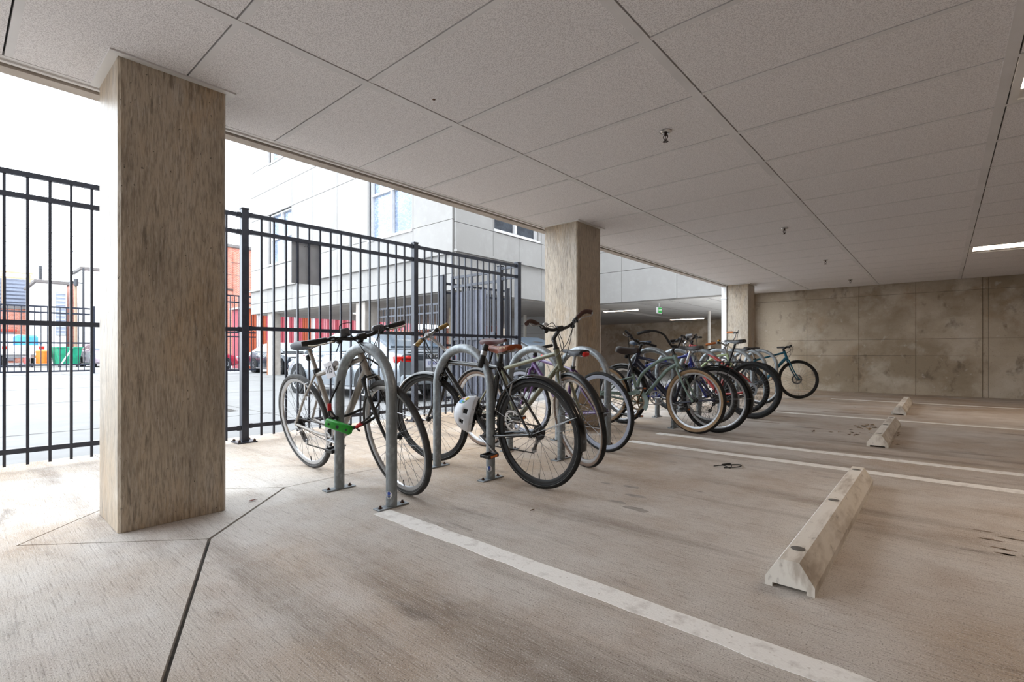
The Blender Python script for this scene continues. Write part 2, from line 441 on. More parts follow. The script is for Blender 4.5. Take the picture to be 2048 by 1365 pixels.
# ceiling lights
def troffer(x0, x1, y0, y1, z, label, group=None, cat='light'):
    t = empty('ceiling_light', ((x0+x1)/2, (y0+y1)/2, z), label=label, cat=cat, group=group)
    w, h = (x1-x0)-.006, (y1-y0)-.006
    f = MB(); e = .035
    f.box((0, h/2-e/2, .004), (w, e, .016)); f.box((0, -h/2+e/2, .004), (w, e, .016))
    f.box((-w/2+e/2, 0, .004), (e, h-2*e, .016)); f.box((w/2-e/2, 0, .004), (e, h-2*e, .016))
    f.box((0, 0, .045), (w, h, .02))
    f.build('fixture_frame', m_white, t, 0)
    MB().box((0, h/2-.095, .012), (w-2*e, .12, .012)).build('end_plate', m_white, t, 0)
    MB().lathe([(0, .012), (.014, .01), (.016, 0)], 12, (-w/2+.1, h/2-.095, .004), 'z').build('lens_catch', m_white, t)
    MB().box((0, -.06, .014), (w-2*e, h-.20, .012)).build('diffuser', m_lamp, t, 0)
    return t
troffer(.263+.004, 1.483-.046, row(2), row(3), CZ, 'ceiling light with bright lens at the right edge of the nearer ceiling')
troffer(.263+.004, 1.483-.046, row(11), row(12), CZ, 'long glowing ceiling light above the back wall at the right')
troffer(.263+.004, 1.483-.046, row(-7), row(-6), CZ, 'ceiling light behind the viewer out of frame', cat='light')
# sprinklers
def sprinkler(x, y, z, label):
    s = empty('sprinkler', (x, y, z), label=label, cat='sprinkler')
    MB().lathe([(0, -.001), (.034, -.002), (.036, -.006), (.03, -.012), (.018, -.016), (0, -.016)], 20, (0, 0, 0), 'z').build('escutcheon', m_chrome, s)
    b = MB().cyl((0, 0, -.014), (0, 0, -.032), .0085, 10)
    b.tube(smoothpath([(.012, 0, -.028), (.013, 0, -.042), (.004, 0, -.058)], 4), .0028, 6); b.tube(smoothpath([(-.012, 0, -.028), (-.013, 0, -.042), (-.004, 0, -.058)], 4), .0028, 6)
    b.cyl((0, 0, -.03), (0, 0, -.055), .0018, 6)
    b.build('sprinkler_body', m_spr, s)
    d = MB().cyl((0, 0, -.056), (0, 0, -.064), .006, 8)
    for k in range(12):
        a = k*PI/6; d.bar((.004*math.cos(a), .004*math.sin(a), -.066), (.017*math.cos(a), .017*math.sin(a), -.067), .005, .0018)
    d.build('deflector', m_spr, s, 0)
m_spr = pm('bronze_dark', '#3c2c29', .4, .7)
sprinkler(-1.284, 2.91, CZ, 'nearest sprinkler head hanging from the ceiling boards')
sprinkler(-1.303, 6.035, CZ, 'second sprinkler head along the ceiling from the viewer')
sprinkler(-1.298, 8.52, CZ, 'third sprinkler head along the ceiling from the viewer')
sprinkler(-1.30, 11.15, CZ, 'last small sprinkler head just before the back wall')
# hole in a ceiling board
MB().lathe([(0, -.003), (.008, -.002), (.009, 0)], 10, (-2.065, 1.727, CZ), 'z').build('ceiling_screw', m_bolt, ceil_)

# wheel stops
def wheel_stop(x, y0, y1, label, yaw=0):
    L_ = y1-y0
    s = empty('wheel_stop', (x, (y0+y1)/2, 0), (0, 0, yaw), label, 'wheel stop')
    hw, tw, h, lip = .0775, .031, .105, .032
    def ring(y, k=1.):
        pts = [(-hw, 0), (-hw, lip), (-tw, h*k), (tw, h*k), (hw, lip), (hw, 0), (hw-.024, 0), (hw-.024, .014), (-hw+.024, .014), (-hw+.024, 0)]
        return [V((p[0], y, p[1])) for p in pts]
    MB().loft([ring(-L_/2), ring(-L_/2+.02), ring(L_/2-.02), ring(L_/2)]).build('stop_block', m_stop, s, 0)
    for yy in (-L_/2+.14, 0, L_/2-.1):
        MB().lathe([(.0245, .0006), (.0225, .0014), (0, .0012)], 14, (0, yy, h+.0005), 'z').build('rebar_hole', pm('hole_shadow', '#6e6a65', .9), s)
    return s
wheel_stop(-.402, 1.93, 3.80, 'near concrete wheel stop in the right foreground')
wheel_stop(-.428, 5.35, 7.02, 'middle concrete wheel stop with dry leaves beside it')
wheel_stop(-.438, 8.30, 10.30, 'farthest concrete wheel stop nearest the back wall')
# ------------------------------------------------------------------ bicycle racks
def hoop(y, label):
    h = empty('rack_hoop', (-2.5, y, 0), label=label, cat='bike rack', group='galvanised hoop racks')
    r = .03; hw = .268; zc = .89-r-hw
    pts = [(hw, 0, .004), (hw, 0, .2), (hw, 0, zc-.1)]
    pts += [(hw*math.cos(a), 0, zc+hw*math.sin(a)) for a in [PI*i/28 for i in range(29)]]
    pts += [(-hw, 0, zc-.1), (-hw, 0, .2), (-hw, 0, .004)]
    MB().tube(pts, r, 20).build('hoop_tube', m_galv, h, 50)
    for sx in (-1, 1):
        b = MB().box((sx*hw, 0, .004), (.06, .19, .008), None, .001)
        b.build('base_plate', m_galv, h, 0)
        for sy in (-.07, .07):
            MB().lathe([(0, .022), (.006, .022), (.006, .012), (.012, .012), (.012, .008), (0, .008)], 6, (sx*hw, sy, 0), 'z').build('anchor_bolt', m_bolt, h, 0)
    return h
HY = [1.573, 2.345, 3.142, 3.846, 5.275, 6.02, 6.765, 7.51, 8.255, 9.0, 9.745]
HL = ['front hoop rack nearest the pillar with a green lock at its leg',
      'second hoop rack with a black bar lock near its top',
      'third hoop rack behind the brown saddles',
      'fourth hoop rack in front of the middle pillar',
      'fifth hoop rack behind the sage green cruiser',
      'sixth hoop rack beside the blue bicycle',
      'seventh hoop rack behind the red mountain bike saddle post',
      'eighth hoop rack seen through the red bike frame',
      'ninth hoop rack among the far hoops before the last pillar',
      'tenth hoop rack with its leg behind the knobby rear wheel',
      'farthest hoop rack beside the teal bicycle']
hoops = [hoop(y, l) for y, l in zip(HY, HL)]
m_stk = pm('sticker_white', '#e6e6ea', .5); m_blue = pm('sticker_blue', '#2c4aa0', .5)
def sticker(h, z, sc=1.):
    c = V((.268, 0, z)); a = R(-62); n = V((math.cos(a), math.sin(a), 0)); x = V((-n.y, n.x, 0))
    m = frame_at(c+n*.0305, x, n)
    def disc(rx, ry, oy, mat, d):
        q = MB(); k = 18
        vs = []; 
        for i in range(k):
            t = 2*PI*i/k; xx = rx*math.cos(t); yy = ry*math.sin(t)+oy
            ang = xx/.03; vs.append(c+V((0, 0, yy))+(n*math.cos(ang)+x*math.sin(ang))*(.0305+d))
        q.add(vs, [tuple(range(k))]); q.build('round_sticker', mat, h, 0)
    disc(.017*sc, .02*sc, 0, m_stk, 0); disc(.0085*sc, .009*sc, .008*sc, m_blue, .0006)
    disc(.010*sc, .0018*sc, -.006*sc, m_blue, .0006)
sticker(hoops[0], .072); sticker(hoops[1], .075)

# ------------------------------------------------------------------ fence and gate
def fx(y): return -4.865+.0316*(y-1.81)
FZ = [(2.108, .03), (1.951, .03), (1.054, .03), (.148, .03)]
def fence_post(x, y, h, label, w=.062, base=True):
    p = empty('fence_post', (x, y, 0), label=label, cat='post')
    MB().box((0, 0, h/2), (w, w, h), None, .003).build('post_tube', m_fence, p, 0)
    MB().box((0, 0, h+.008), (w+.01, w+.01, .018), None, .005).build('post_cap', m_fence, p, 0)
    if base:
        MB().box((0, 0, .006), (.17, .17, .012)).build('base_plate', m_fence, p, 0)
        for sx in (-.065, .065):
            for sy in (-.065, .065):
                MB().lathe([(0, .034), (.006, .034), (.006, .024), (.013, .024), (.013, .012), (0, .012)], 6, (sx, sy, 0), 'z').build('anchor_bolt', m_bolt, p, 0)
    return p
def fence_panel(a, b, n, label, zt=0., zb=.045, rails=(2.108, 1.951, 1.054, .148), name='picket_fence', cat='fence', pw=.017, rw=.036, group=None, zend=None):
    a = V((a[0], a[1], 0)); b = V((b[0], b[1], 0)); o = (a+b)/2; d = (b-a); L_ = d.length; x = d.normalized()
    yaw = math.atan2(x.y, x.x)
    p = empty(name, (o.x, o.y, zt), (0, 0, yaw), label, cat, group)
    for z in rails:
        MB().box((0, 0, z), (L_, rw*.86, rw)).build('rail', m_fence, p, 0)
        for s in (-1, 1):
            br = MB().box((s*(L_/2-.016), 0, z), (.03, rw+.006, rw+.008)); br.cyl((s*(L_/2-.016), -rw*.55-.006, z), (s*(L_/2-.016), rw*.55+.006, z), .007, 8)
            br.build('rail_bracket', m_fence, p, 0)
    me = None; ztop = rails[0]
    for i in range(n):
        xx = -L_/2+L_*(i+1)/(n+1)
        if me is None:
            q = MB().box((0, 0, (zb+ztop)/2), (pw, pw, ztop-zb)).build('picket', m_fence, p, 0); me = q.data
        else:
            q = bpy.data.objects.new('picket', me); COL.objects.link(q); q.parent = p
        q.location = (xx, 0, 0)
    return p
yy0, yy1, yy2, yy3 = -.12, 1.81, 3.72, 5.57
fence_post(fx(yy0), yy0, 2.12, 'fence post at the left end of the near fence panel')
fence_post(fx(yy1), yy1, 2.149, 'tall fence post on a bolted base plate right of the big pillar')
fence_post(fx(yy2), yy2, 2.145, 'middle fence post behind the first bicycle handlebars')
fence_post(fx(yy3), yy3, 2.15, 'end fence post at the gate opening', .075)
hw = .034
fence_panel((fx(yy0+hw), yy0+hw), (fx(yy1-hw), yy1-hw), 15, 'fence panel left of and behind the big pillar', -.012)
pan = fence_panel((fx(yy1+hw), yy1+hw), (fx(yy2-hw), yy2-hw), 15, 'fence panel carrying a grey sign back behind the silver bicycle', 0)
fence_panel((fx(yy2+hw), yy2+hw), (fx(yy3-hw-.006), yy3-hw-.006), 15, 'fence panel in front of the perforated gate', 0)
# sign on the outer side
sg = empty('sign_panel', (fx(2.4)-.03, 2.4, 1.735), (0, 0, R(-1.8)), 'blank grey back of a sign fixed on the fence', 'sign')
MB().box((0, 0, 0), (.006, .29, .42), None, .002).build('sign_plate', pm('grey_aluminium', '#b9bcc2', .5, .2), sg, 0)
for s in (-.06, .06): MB().cyl((.004, s*.2, .17), (.03, s*.2, .17), .005, 8).build('sign_bolt', m_steel, sg, 0)
# gate assembly running away from the end post
gx = fx(yy3)
fence_post(-5.10, 5.57, 2.14, 'gate hinge post beside the end fence post', .07)
fence_panel((gx-.04, 5.57), (-5.06, 5.57), 2, 'narrow fence infill between the end post and the hinge post', 0)
fence_post(-6.42, 5.57, 2.13, 'gate latch post left of the perforated gate sheet', .075)
gate = fence_panel((-6.2, 5.60), (-5.15, 5.60), 8, 'picket gate leaf with a grey perforated sheet', 0, .06, (2.08, 1.93, 1.05, .14), 'picket_gate', 'gate', .02, .04)
gp = MB().box((-.53, 0, 1.07), (.05, .05, 2.06)).box((.53, 0, 1.07), (.05, .05, 2.06)); gp.build('gate_stile', m_fence, gate, 0)
m_perf = layered('perforated_sheet', '#70727e', [('#3d3e4a', 300, (1, 1, 1), .52, .56, .6, 1), ('#8e90a0', 6, (1, 1, .3), .5, .7, .5, 3)], rough=.4)
ps = MB(); ps.box((-.14, .03, .98), (.72, .004, 1.72)); ps.build('perforated_sheet', m_perf, gate, 0)
MB().box((.42, -.04, 1.06), (.12, .05, .16), None, .01).build('lock_box', m_fence, gate, 0)
fence_panel((-6.42, 5.62), (-6.35, 7.1), 10, 'fence return running back from the latch post', -.1)
fence_post(-6.35, 7.14, 2.05, 'rear post of the fence return behind the gate', .07)

# loose things on the floor
m_leafs = [pm('leaf_tan', '#8a6a3e', .8), pm('leaf_brown', '#5d4227', .8), pm('leaf_ochre', '#a8813f', .8)]
def leaf(x, y, s, mat, label, group):
    rnd = random.Random(int(x*1000+y*77)); k = 8; vs = []
    for i in range(k):
        t = 2*PI*i/k; rr = s*(.55+.45*abs(math.cos(t)))*rnd.uniform(.8, 1.1)
        vs.append((rr*math.cos(t), rr*.55*math.sin(t), .004+.3*s*abs(math.sin(t*1.5))*rnd.uniform(.3, 1)))
    m = MB().add(vs+[(0, 0, .003)], [(i, (i+1) % k, k) for i in range(k)])
    m.tube([(s*.9, 0, .006), (s*1.4, .1*s, .004)], .0012, 4)
    o = m.build('dry_leaf', mat, None, 60); o.location = (x, y, 0); o.rotation_euler = (0, 0, rnd.uniform(0, 6))
    return tag(o, label, 'leaf', group)
for i in range(14):
    leaf(-.62+random.gauss(0, .05), 6.75+random.gauss(0, .16), random.uniform(.02, .04), random.choice(m_leafs), 'dry brown leaf in the drift beside the middle wheel stop', 'leaves by the middle wheel stop')
for i in range(12):
    leaf(-.66+random.gauss(0, .09), 6.1+random.gauss(0, .16), random.uniform(.012, .025), random.choice(m_leafs), 'scrap of dry leaf left of the middle wheel stop', 'leaf scraps left of the middle stop')
for i in range(8):
    leaf(-.33+random.gauss(0, .02), 5.6+i*.12, random.uniform(.012, .025), m_leafs[1], 'dark leaf scrap along the shaded side of the middle wheel stop', 'leaf scraps in the stop shade')
leaf(-1.02, 5.98, .035, m_leafs[1], 'lone dark leaf on bare floor left of the leaf drift', None)
leaf(-1.0, 9.0, .03, m_leafs[1], 'lone leaf on the floor before the farthest wheel stop', None)
leaf(-1.62, 2.02, .016, m_leafs[1], 'tiny curled leaf on the floor between front rack and near stop', None)
leaf(-2.90, 1.12, .025, pm('leaf_red', '#6e3424', .8), 'small reddish leaf in the floor joint right of the big pillar', None)
st = MB().tube(smoothpath([(-1.25, 3.66, .006), (-1.2, 3.70, .012), (-1.14, 3.68, .006), (-1.17, 3.78, .014), (-1.22, 3.74, .006), (-1.12, 3.83, .005), (-1.1, 3.72, .012), (-1.18, 3.66, .005)], 6), .0038, 6).build('rubber_strap', m_rubber)
tag(st, 'small black rubber strap scrap lying on the floor before the white lines', 'strap')
# ------------------------------------------------------------------ bicycles
m_spoke = pm('spoke_steel', '#6f7072', .35, .8)
m_rimb = pm('rim_black', '#232324', .35, .2); m_rims = pm('rim_silver', '#b3b4b6', .3, .7); m_rimw = pm('rim_pale', '#9a9fad', .4, .2)
m_tyre = pm('tyre_rubber', '#161515', .7, col2='#1f1e1d', scale=25, spec=.3)
m_tan = pm('tan_sidewall', '#9b8161', .75, col2='#84694c', scale=20); m_brownw = pm('brown_sidewall', '#6b5647', .75)
m_line = pm('reflective_line', '#d9d8d4', .4)
m_chain = pm('chain_steel', '#3a3532', .5, .6)
m_reflo = pm('amber_reflector', '#d9701c', .25, coat=.5); m_red = pm('red_plastic', '#c8201c', .3, coat=.5)
m_orange = pm('orange_grip', '#b5652a', .6); m_brgrip = pm('brown_grip', '#3d2018', .5); m_cork = pm('cork_grip', '#a98a4e', .8, col2='#7c6232', scale=80)
m_tanl = pm('tan_leather', '#8f4417', .45, col2='#743210', scale=10, spec=.35); m_brl = pm('oxblood_leather', '#4a1710', .42, col2='#3a100b', scale=10, spec=.35)
m_sadg = pm('grey_saddle', '#2b2c31', .5, spec=.3); m_sadb = pm('black_saddle', '#1b1c20', .42); m_sadbr = pm('dark_brown_saddle', '#352a27', .5); m_sadbl = pm('navy_saddle', '#1c2c40', .4)
m_brass = pm('brass', '#c08a2a', .3, .9)

def wheel(nm, parent, c, P, T, disc=False, rear=False):
    Rr, tw = P['R'], P['tw']; c = V(c); rr = Rr-2*tw+.004; dp = P.get('rimd', .02)
    rim = MB().lathe([(rr+.006, -.011), (rr+.006, .011), (rr-.004, .0115), (rr-dp, .006), (rr-dp, -.006), (rr-.004, -.0115)], 56, c, 'y', loop=True)
    if T: rim.xf(T)
    w = rim.build(nm, P['rim'], parent, 35)
    ty = MB(); k = 10
    prof = [(Rr-tw+tw*math.cos(a), tw*.95*math.sin(a)) for a in [2*PI*i/k for i in range(k)]]
    ty.lathe(prof, 60, c, 'y', loop=True)
    if P.get('knob'):
        for i in range(84):
            for row_ in (-1, 0, 1):
                a = 2*PI*(i+(.5 if row_ == 0 else 0))/84; y = row_*tw*.62; r_ = Rr-.002-(abs(row_)*tw*.28)
                rot = M.Rotation(-a, 3, 'Y')
                ty.box(c+V((r_*math.cos(a), y, r_*math.sin(a))), (.008, tw*.36, .0125), rot)
    if T: ty.xf(T)
    ty.build('tyre', P['tyre'], w, 50)
    if P.get('side'):
        sd = MB()
        for s in (-1, 1):
            if P.get('side_line'):
                pr = [(Rr-2*tw+.012, s*tw*.72), (Rr-2*tw+.017, s*tw*.86), (Rr-2*tw+.017, s*(tw*.86+.001)), (Rr-2*tw+.012, s*(tw*.72+.0012))]
            else:
                pr = [(Rr-tw+tw*1.03*math.cos(a), s*tw*.985*math.sin(a)) for a in (2.75, 2.3, 1.85, 1.3)]+[(Rr-tw+tw*.9*math.cos(a), s*tw*.86*math.sin(a)) for a in (1.3, 2.0, 2.75)]
            sd.lathe(pr, 60, c, 'y', loop=True)
        if T: sd.xf(T)
        sd.build('tyre_sidewall', P['side'], w, 50)
    sp = MB(); n = P.get('spokes', 32); hwid = .032 if not rear else .03
    for i in range(n):
        s = 1 if i % 2 else -1; a = 2*PI*i/n; off = (1 if (i//2) % 2 else -1)*R(62)
        p0 = c+V((.021*math.cos(a+off), s*hwid, .021*math.sin(a+off))); p1 = c+V(((rr-dp+.002)*math.cos(a), s*.003, (rr-dp+.002)*math.sin(a)))
        sp.tube([p0, p1], .0011, 4, caps=False)
    if T: sp.xf(T)
    tag(sp.build('spokes', m_spoke, w, 40), kind='stuff')
    hb = MB().lathe([(0, -.05), (.006, -.05), (.006, -.042), (.013, -.042), (.022, -hwid-.002), (.022, -hwid+.002), (.013, -.02), (.011, 0), (.013, .02), (.022, hwid-.002), (.022, hwid+.002), (.013, .042), (.006, .042), (.006, .05), (0, .05)], 16, c, 'y')
    if T: hb.xf(T)
    hb.build('hub', P.get('hub', m_black), w, 40)
    if disc:
        d = MB().lathe([(.062, .052), (.09, .052), (.09, .0545), (.062, .0545)], 32, c, 'y', loop=True)
        for i in range(6):
            a = i*PI/3; d.bar(c+V((.015*math.cos(a), .053, .015*math.sin(a))), c+V((.066*math.cos(a+.3), .053, .066*math.sin(a+.3))), .008, .0024, (0, 1, 0))
        if T: d.xf(T)
        d.build('brake_disc', m_steel, w, 40)
    # valve
    v = MB().cyl(c+V((0, 0, -rr+dp)), c+V((0, 0, -rr+dp+.035)), .003, 6)
    if T: v.xf(T)
    v.build('valve', m_black, w)
    return w

def saddle(parent, c, L_, wd, mat, tilt=0., dk=1., cutout=False, rails=m_steel, text_=None):
    """c: rail clamp point; nose towards +x"""
    st = [(-.50, .30, .001, .030), (-.47, .82, .002, .034), (-.36, 1., .000, .040), (-.2, .92, -.004, .044), (-.02, .58, -.007, .046), (.16, .32, -.006, .040), (.34, .22, -.003, .034), (.46, .20, -.003, .030), (.50, .12, -.006, .022)]
    rings = []
    for (fx_, fw, dz, dep) in st:
        w_ = wd/2*fw; r = []; dep = dep*dk
        for k in range(12):
            a = PI*k/11; r.append(V((fx_*L_+.02, w_*math.cos(a)*(1 if 0 < k < 11 else .96), .045+dz+ (math.sin(a)**.55-1)*dep)))
        for k in range(1, 5):
            t = k/5; r.append(V((fx_*L_+.02, -w_*.96*(1-2*t)*.9, .045+dz-dep+.010*math.sin(PI*t))))
        rings.append(r)
    m = MB().loft(rings); m.xf(M.Translation(c) @ M.Rotation(-tilt, 4, 'Y'))
    s = m.build('saddle', mat, parent, 50)
    rl = MB()
    for y in (-.022, .022):
        rl.tube(smoothpath([V((-.1, y*1.6, .02)), V((-.06, y, -.002)), V((.05, y, -.002)), V((.12, y*.5, .015))], 4), .0036, 6)
    rl.box((0, 0, -.004), (.045, .055, .02), None, .004)
    rl.xf(M.Translation(c) @ M.Rotation(-tilt, 4, 'Y')); rl.build('saddle_rails', rails, s)
    return s

BARS = {
 'flat': [(0, 0, 0), (0, .06, .0), (-.008, .11, .012), (-.02, .17, .02), (-.035, .24, .022), (-.055, .31, .024)],
 'straight': [(0, 0, 0), (0, .08, 0), (-.01, .16, .004), (-.03, .24, .006), (-.045, .30, .008)],
 'north': [(0, 0, 0), (.015, .06, 0), (.045, .12, .02), (.055, .17, .055), (.02, .22, .085), (-.06, .255, .09), (-.18, .285, .08)],
 'porteur': [(0, 0, 0), (.01, .06, 0), (.035, .11, .0), (.03, .17, .0), (-.04, .215, -.005), (-.17, .25, -.02)],
 'cruiser': [(0, 0, 0), (.0, .05, .0), (-.01, .10, .03), (-.04, .17, .09), (-.12, .25, .115), (-.22, .31, .105), (-.33, .34, .085)],
}

def bike(label, pos, yaw, lean, steer, P):
    b = empty('bicycle', (pos[0], pos[1], P.get('lift', 0)), (R(lean), 0, R(yaw)), label, 'bicycle')
    Rr = P['R']; wb = P['wb']; fm = P['frame']; fk = P.get('forkm', fm)
    ra = V((0, 0, Rr)); fa = V((wb, 0, Rr)); bz = P.get('bbz', .28); cs = P.get('cs', .44)
    BB = V((math.sqrt(cs*cs-(Rr-bz)**2), 0, bz)); sa = R(P.get('sa', 73)); sd = V((-math.cos(sa), 0, math.sin(sa)))
    ha = R(P.get('ha', 71)); u = V((-math.cos(ha), 0, math.sin(ha))); n = V((math.sin(ha), 0, math.cos(ha)))
    base = fa-n*P.get('rake', .045); crown = base+u*P.get('ac', Rr+.045); hb = crown+u*.008; ht = hb+u*P.get('hl', .14)
    ST = BB+sd*P.get('st', .47)
    T = M.Translation(base) @ M.Rotation(R(steer), 4, u) @ M.Translation(-base)
    # wheels
    wheel('rear_wheel', b, ra, P, None, P.get('disc', False), True)
    wheel('front_wheel', b, fa, P, T, P.get('disc', False))
    # frame
    f = MB(); r1 = P.get('tr', .017); k = P.get('kind', 'diamond')
    f.tube([hb-u*.004, ht], r1*1.25, 14); f.tube([BB-V((0, .036, 0)), BB+V((0, .036, 0))], .021, 14)
    if k == 'diamond':
        f.tube([BB, ST], r1, 12); f.tube([ST-sd*.025, ht-u*P.get('ttd', .03)], r1*.95, 12); f.tube([hb+u*.035, BB], r1*P.get('dtr', 1.2), 12); ssp = ST-sd*.02
    elif k == 'cruiser':
        f.tube([BB, ST], r1, 12)
        mid = BB+sd*.13
        f.tube(smoothpath([ht-u*.02, ht+V((-.16, 0, -.06)), ht+V((-.36, 0, -.22)), mid], 6), r1*1.02, 12)
        f.tube(smoothpath([hb+u*.03, hb+V((-.12, 0, -.04)), (hb+BB)/2+V((-.02, 0, .03)), BB], 6), r1*1.1, 12); ssp = ST-sd*.05
    elif k == 'mtb':
        f.tube([BB, ST], r1, 12)
        f.tube(smoothpath([ht-u*.015, ht+V((-.13, 0, -.06)), ht+V((-.32, 0, -.17)), ST-sd*.03], 6), r1*1.05, 12)
        f.tube(smoothpath([hb+u*.03, (hb+BB)/2+V((.02, 0, .03)), BB], 6), r1*1.25, 12); ssp = ST-sd*.03
    elif k == 'low':
        f.tube([BB, ST], r1, 12)
        f.tube(smoothpath([ht-u*.03, (ht+BB)/2+V((-.02, 0, .06)), BB+sd*.2], 6), r1*1.0, 12); f.tube(smoothpath([hb+u*.02, (hb+BB)/2+V((0, 0, -.02)), BB], 6), r1*1.3, 12); ssp = ST-sd*.04
    for s in (-1, 1):
        do = ra+V((0, s*.062, 0)); r2 = P.get('stay', .0085)
        cp = BB+V((-.02, s*.03, 0))
        if k == 'mtb':
            f.tube(smoothpath([cp, cp+V((-.16, s*.018, .015)), do+V((.06, 0, -.03)), do+V((.0, 0, -.012))], 5), r2*1.2, 8)
            f.tube(smoothpath([ssp+V((0, s*.02, 0)), (ssp+do)/2+V((-.02, s*.03, .03)), do+V((.03, 0, .07)), do], 5), r2, 8)
        elif k == 'cruiser':
            f.tube([cp, cp*.5+do*.5+V((0, s*.006, 0)), do], r2*1.15, 8)
            f.tube(smoothpath([ssp+V((0, s*.022, 0)), (ssp+do)/2+V((-.015, s*.018, .04)), do], 5), r2, 8)
        else:
            f.tube([cp, cp*.6+do*.4+V((0, s*.012, 0)), do], r2*1.1, 8); f.tube([ssp+V((0, s*.018, 0)), (ssp+do)/2+V((0, s*.022, 0)), do], r2, 8)
        f.box(do, (.03, .006, .035), None, .002)
    fr = f.build('frame', fm, b, 50)
    if P.get('downtube_text'):
        dd = (hb-BB).normalized(); sgn = P.get('tside', 1)
        p = hb*.50+BB*.5+V((0, sgn*(r1*1.22+.001), 0))
        xd = -dd if sgn > 0 else dd
        text(P['downtube_text'], 'lettering', P['textm'], .034, fr, None, matrix=frame_at(p, -dd if P.get('tflip', True) else dd, (0, sgn, 0)))
    # fork
    g = MB(); cw = max(.042, P['tw']+.022)
    g.tube([crown-u*.02, hb], r1*1.2, 12)
    g.tube([crown-u*.012+V((0, -cw, 0)), crown+u*.002+V((0, -cw*.5, 0)), crown+u*.002+V((0, cw*.5, 0)), crown-u*.012+V((0, cw, 0))], .0135, 10)
    for s in (-1, 1):
        a = crown-u*.012+V((0, s*cw, 0)); e = fa+V((0, s*.05, 0))
        if P.get('susp'):
            mid = a.lerp(e, .45); g.tube([a, mid], .0125, 10); g.tube([mid, e], .0185, 12)
        else: g.tube(smoothpath([a, a.lerp(e, .5)-n*.012, a.lerp(e, .82)-n*.008, e], 5), [.0135-.006*i/15 for i in range(16)], 10)
    g.box(fa+V((0, -.05, 0)), (.024, .006, .024), None, .002).box(fa+V((0, .05, 0)), (.024, .006, .024), None, .002)
    g.xf(T); g.build('fork', fk, b, 50)
    # headset, stem, bar
    q = MB(); cr = P.get('rise', .04); reach = P.get('reach', .07); top = ht+u*cr; cl = top+n*reach+u*P.get('up', .01)
    q.tube([ht-u*.002, ht+u*.012], r1*1.35, 14)
    if P.get('quill'):
        q.tube([ht, top+u*.0], .0125, 10); q.tube(smoothpath([top-u*.015, top+u*.004+n*.01, top+n*.03+u*.006, cl], 5), .0125, 10)
        q.ell(top+u*.004, (.015, .015, .012), 10, 6)
    elif P.get('bentstem'):
        q.tube(smoothpath([ht, ht.lerp(top, .6), top-u*.02-n*.004, cl], 6), .015, 10)
    else:
        q.tube([ht, top+u*.015], .0165, 12); q.tube([top, cl], .0155, 12)
    q.tube([cl+V((0, -.024, 0)), cl+V((0, .024, 0))], .0205, 12)
    q.xf(T); q.build('stem', P.get('stemm', m_black), b, 50)
    B = BARS[P['bar']]; sc = P.get('barw', 1.); br = M.Rotation(R(P.get('bartilt', 0)), 4, 'Y')
    half = [br @ V((x*P.get('barx', 1.), y*sc, z*P.get('barz', 1.))) for x, y, z in B]
    path = smoothpath([V((p.x, -p.y, p.z)) for p in half[:0:-1]]+half, 6)
    rl_ = M.Rotation(R(P.get('barroll', 0)), 4, 'X'); path = [cl+(rl_ @ p) for p in path]
    h = MB().tube(path, .0112, 10); h.xf(T); bar_o = h.build('handlebar', P.get('barm', m_black), b, 60)
    # grips and levers
    def along(pts, dist):
        acc = 0
        for i in range(len(pts)-1):
            l = (pts[i+1]-pts[i]).length
            if acc+l >= dist: return pts[i].lerp(pts[i+1], (dist-acc)/l), (pts[i+1]-pts[i]).normalized()
            acc += l
        return pts[-1], (pts[-1]-pts[-2]).normalized()
    ends = {}
    for s, pts in ((-1, path), (1, path[::-1])):
        gl = P.get('gripl', .125); gp_ = [along(pts, gl*i/8)[0] for i in range(9)]
        d0 = (gp_[0]-gp_[1]).normalized(); gp_ = [gp_[0]+d0*.006]+gp_
        gm = MB().tube(gp_, [.0145]+[.0158+.0008*(i % 2) for i in range(9)], 12); gm.xf(T); gm.build('grip', P.get('grip', m_black), bar_o, 50)
        if P.get('levers', True):
            p, d = along(pts, gl+.03); dn = V((0, 0, -1)); fw = V((1, 0, -.35)).normalized(); fw = (fw-d*fw.dot(d)).normalized()
            lv = MB().tube([p-d*.014, p+d*.014], .0165, 10); lv.bar(p+fw*.006, p+fw*.034+d*.0, .022, .02, bev=.004)
            tip = along(pts, .02)[0]
            lv2 = MB().tube(smoothpath([p+fw*.035, p+fw*.05-d*.04, tip+fw*.048+d*.03, tip+fw*.036], 5), .0058, 6, flat=.7)
            lv.xf(T); lv2.xf(T)
            lo = lv.build('brake_lever', m_black, bar_o, 40); lv2.build('lever_blade', P.get('blade', m_steel), bar_o, 40)
            ends[s] = T @ (p+fw*.03+d*.01)
            if P.get('shift', True):
                sh = MB().box(p+d*.035+V((0, 0, -.014)), (.035, .03, .03), None, .008); sh.xf(T); sh.build('shifter', m_black, bar_o, 40)
    # cables
    cb = MB(); tgt = T @ (crown+n*.03+u*.03)
    for s, p in ends.items():
        for kk, (of, tg) in enumerate(((V((.06, s*-.03, .02)), tgt), (V((.08, s*-.06, -.05)), ht-u*.06+V((0, -s*.03, 0))))):
            m1 = p+V((.035, -s*.07, .0 if kk else .025)); m2 = (cl+tg)/2+n*(.09 if kk else .07)+V((0, s*.03, -.02))
            cb.tube(smoothpath([p, m1, T @ m2, tg], 8), .0026, 5)
    cb.tube(smoothpath([ht-u*.06+V((0, -.03, 0)), ht.lerp(BB, .25)+V((-.03, -.03, .05)), ht.lerp(BB, .6)+V((0, -.026, .02)), BB+V((0, -.03, -.02)), ra+V((.05, -.06, -.02))], 6), .0022, 5)
    cb.build('cables', m_black, b, 60)
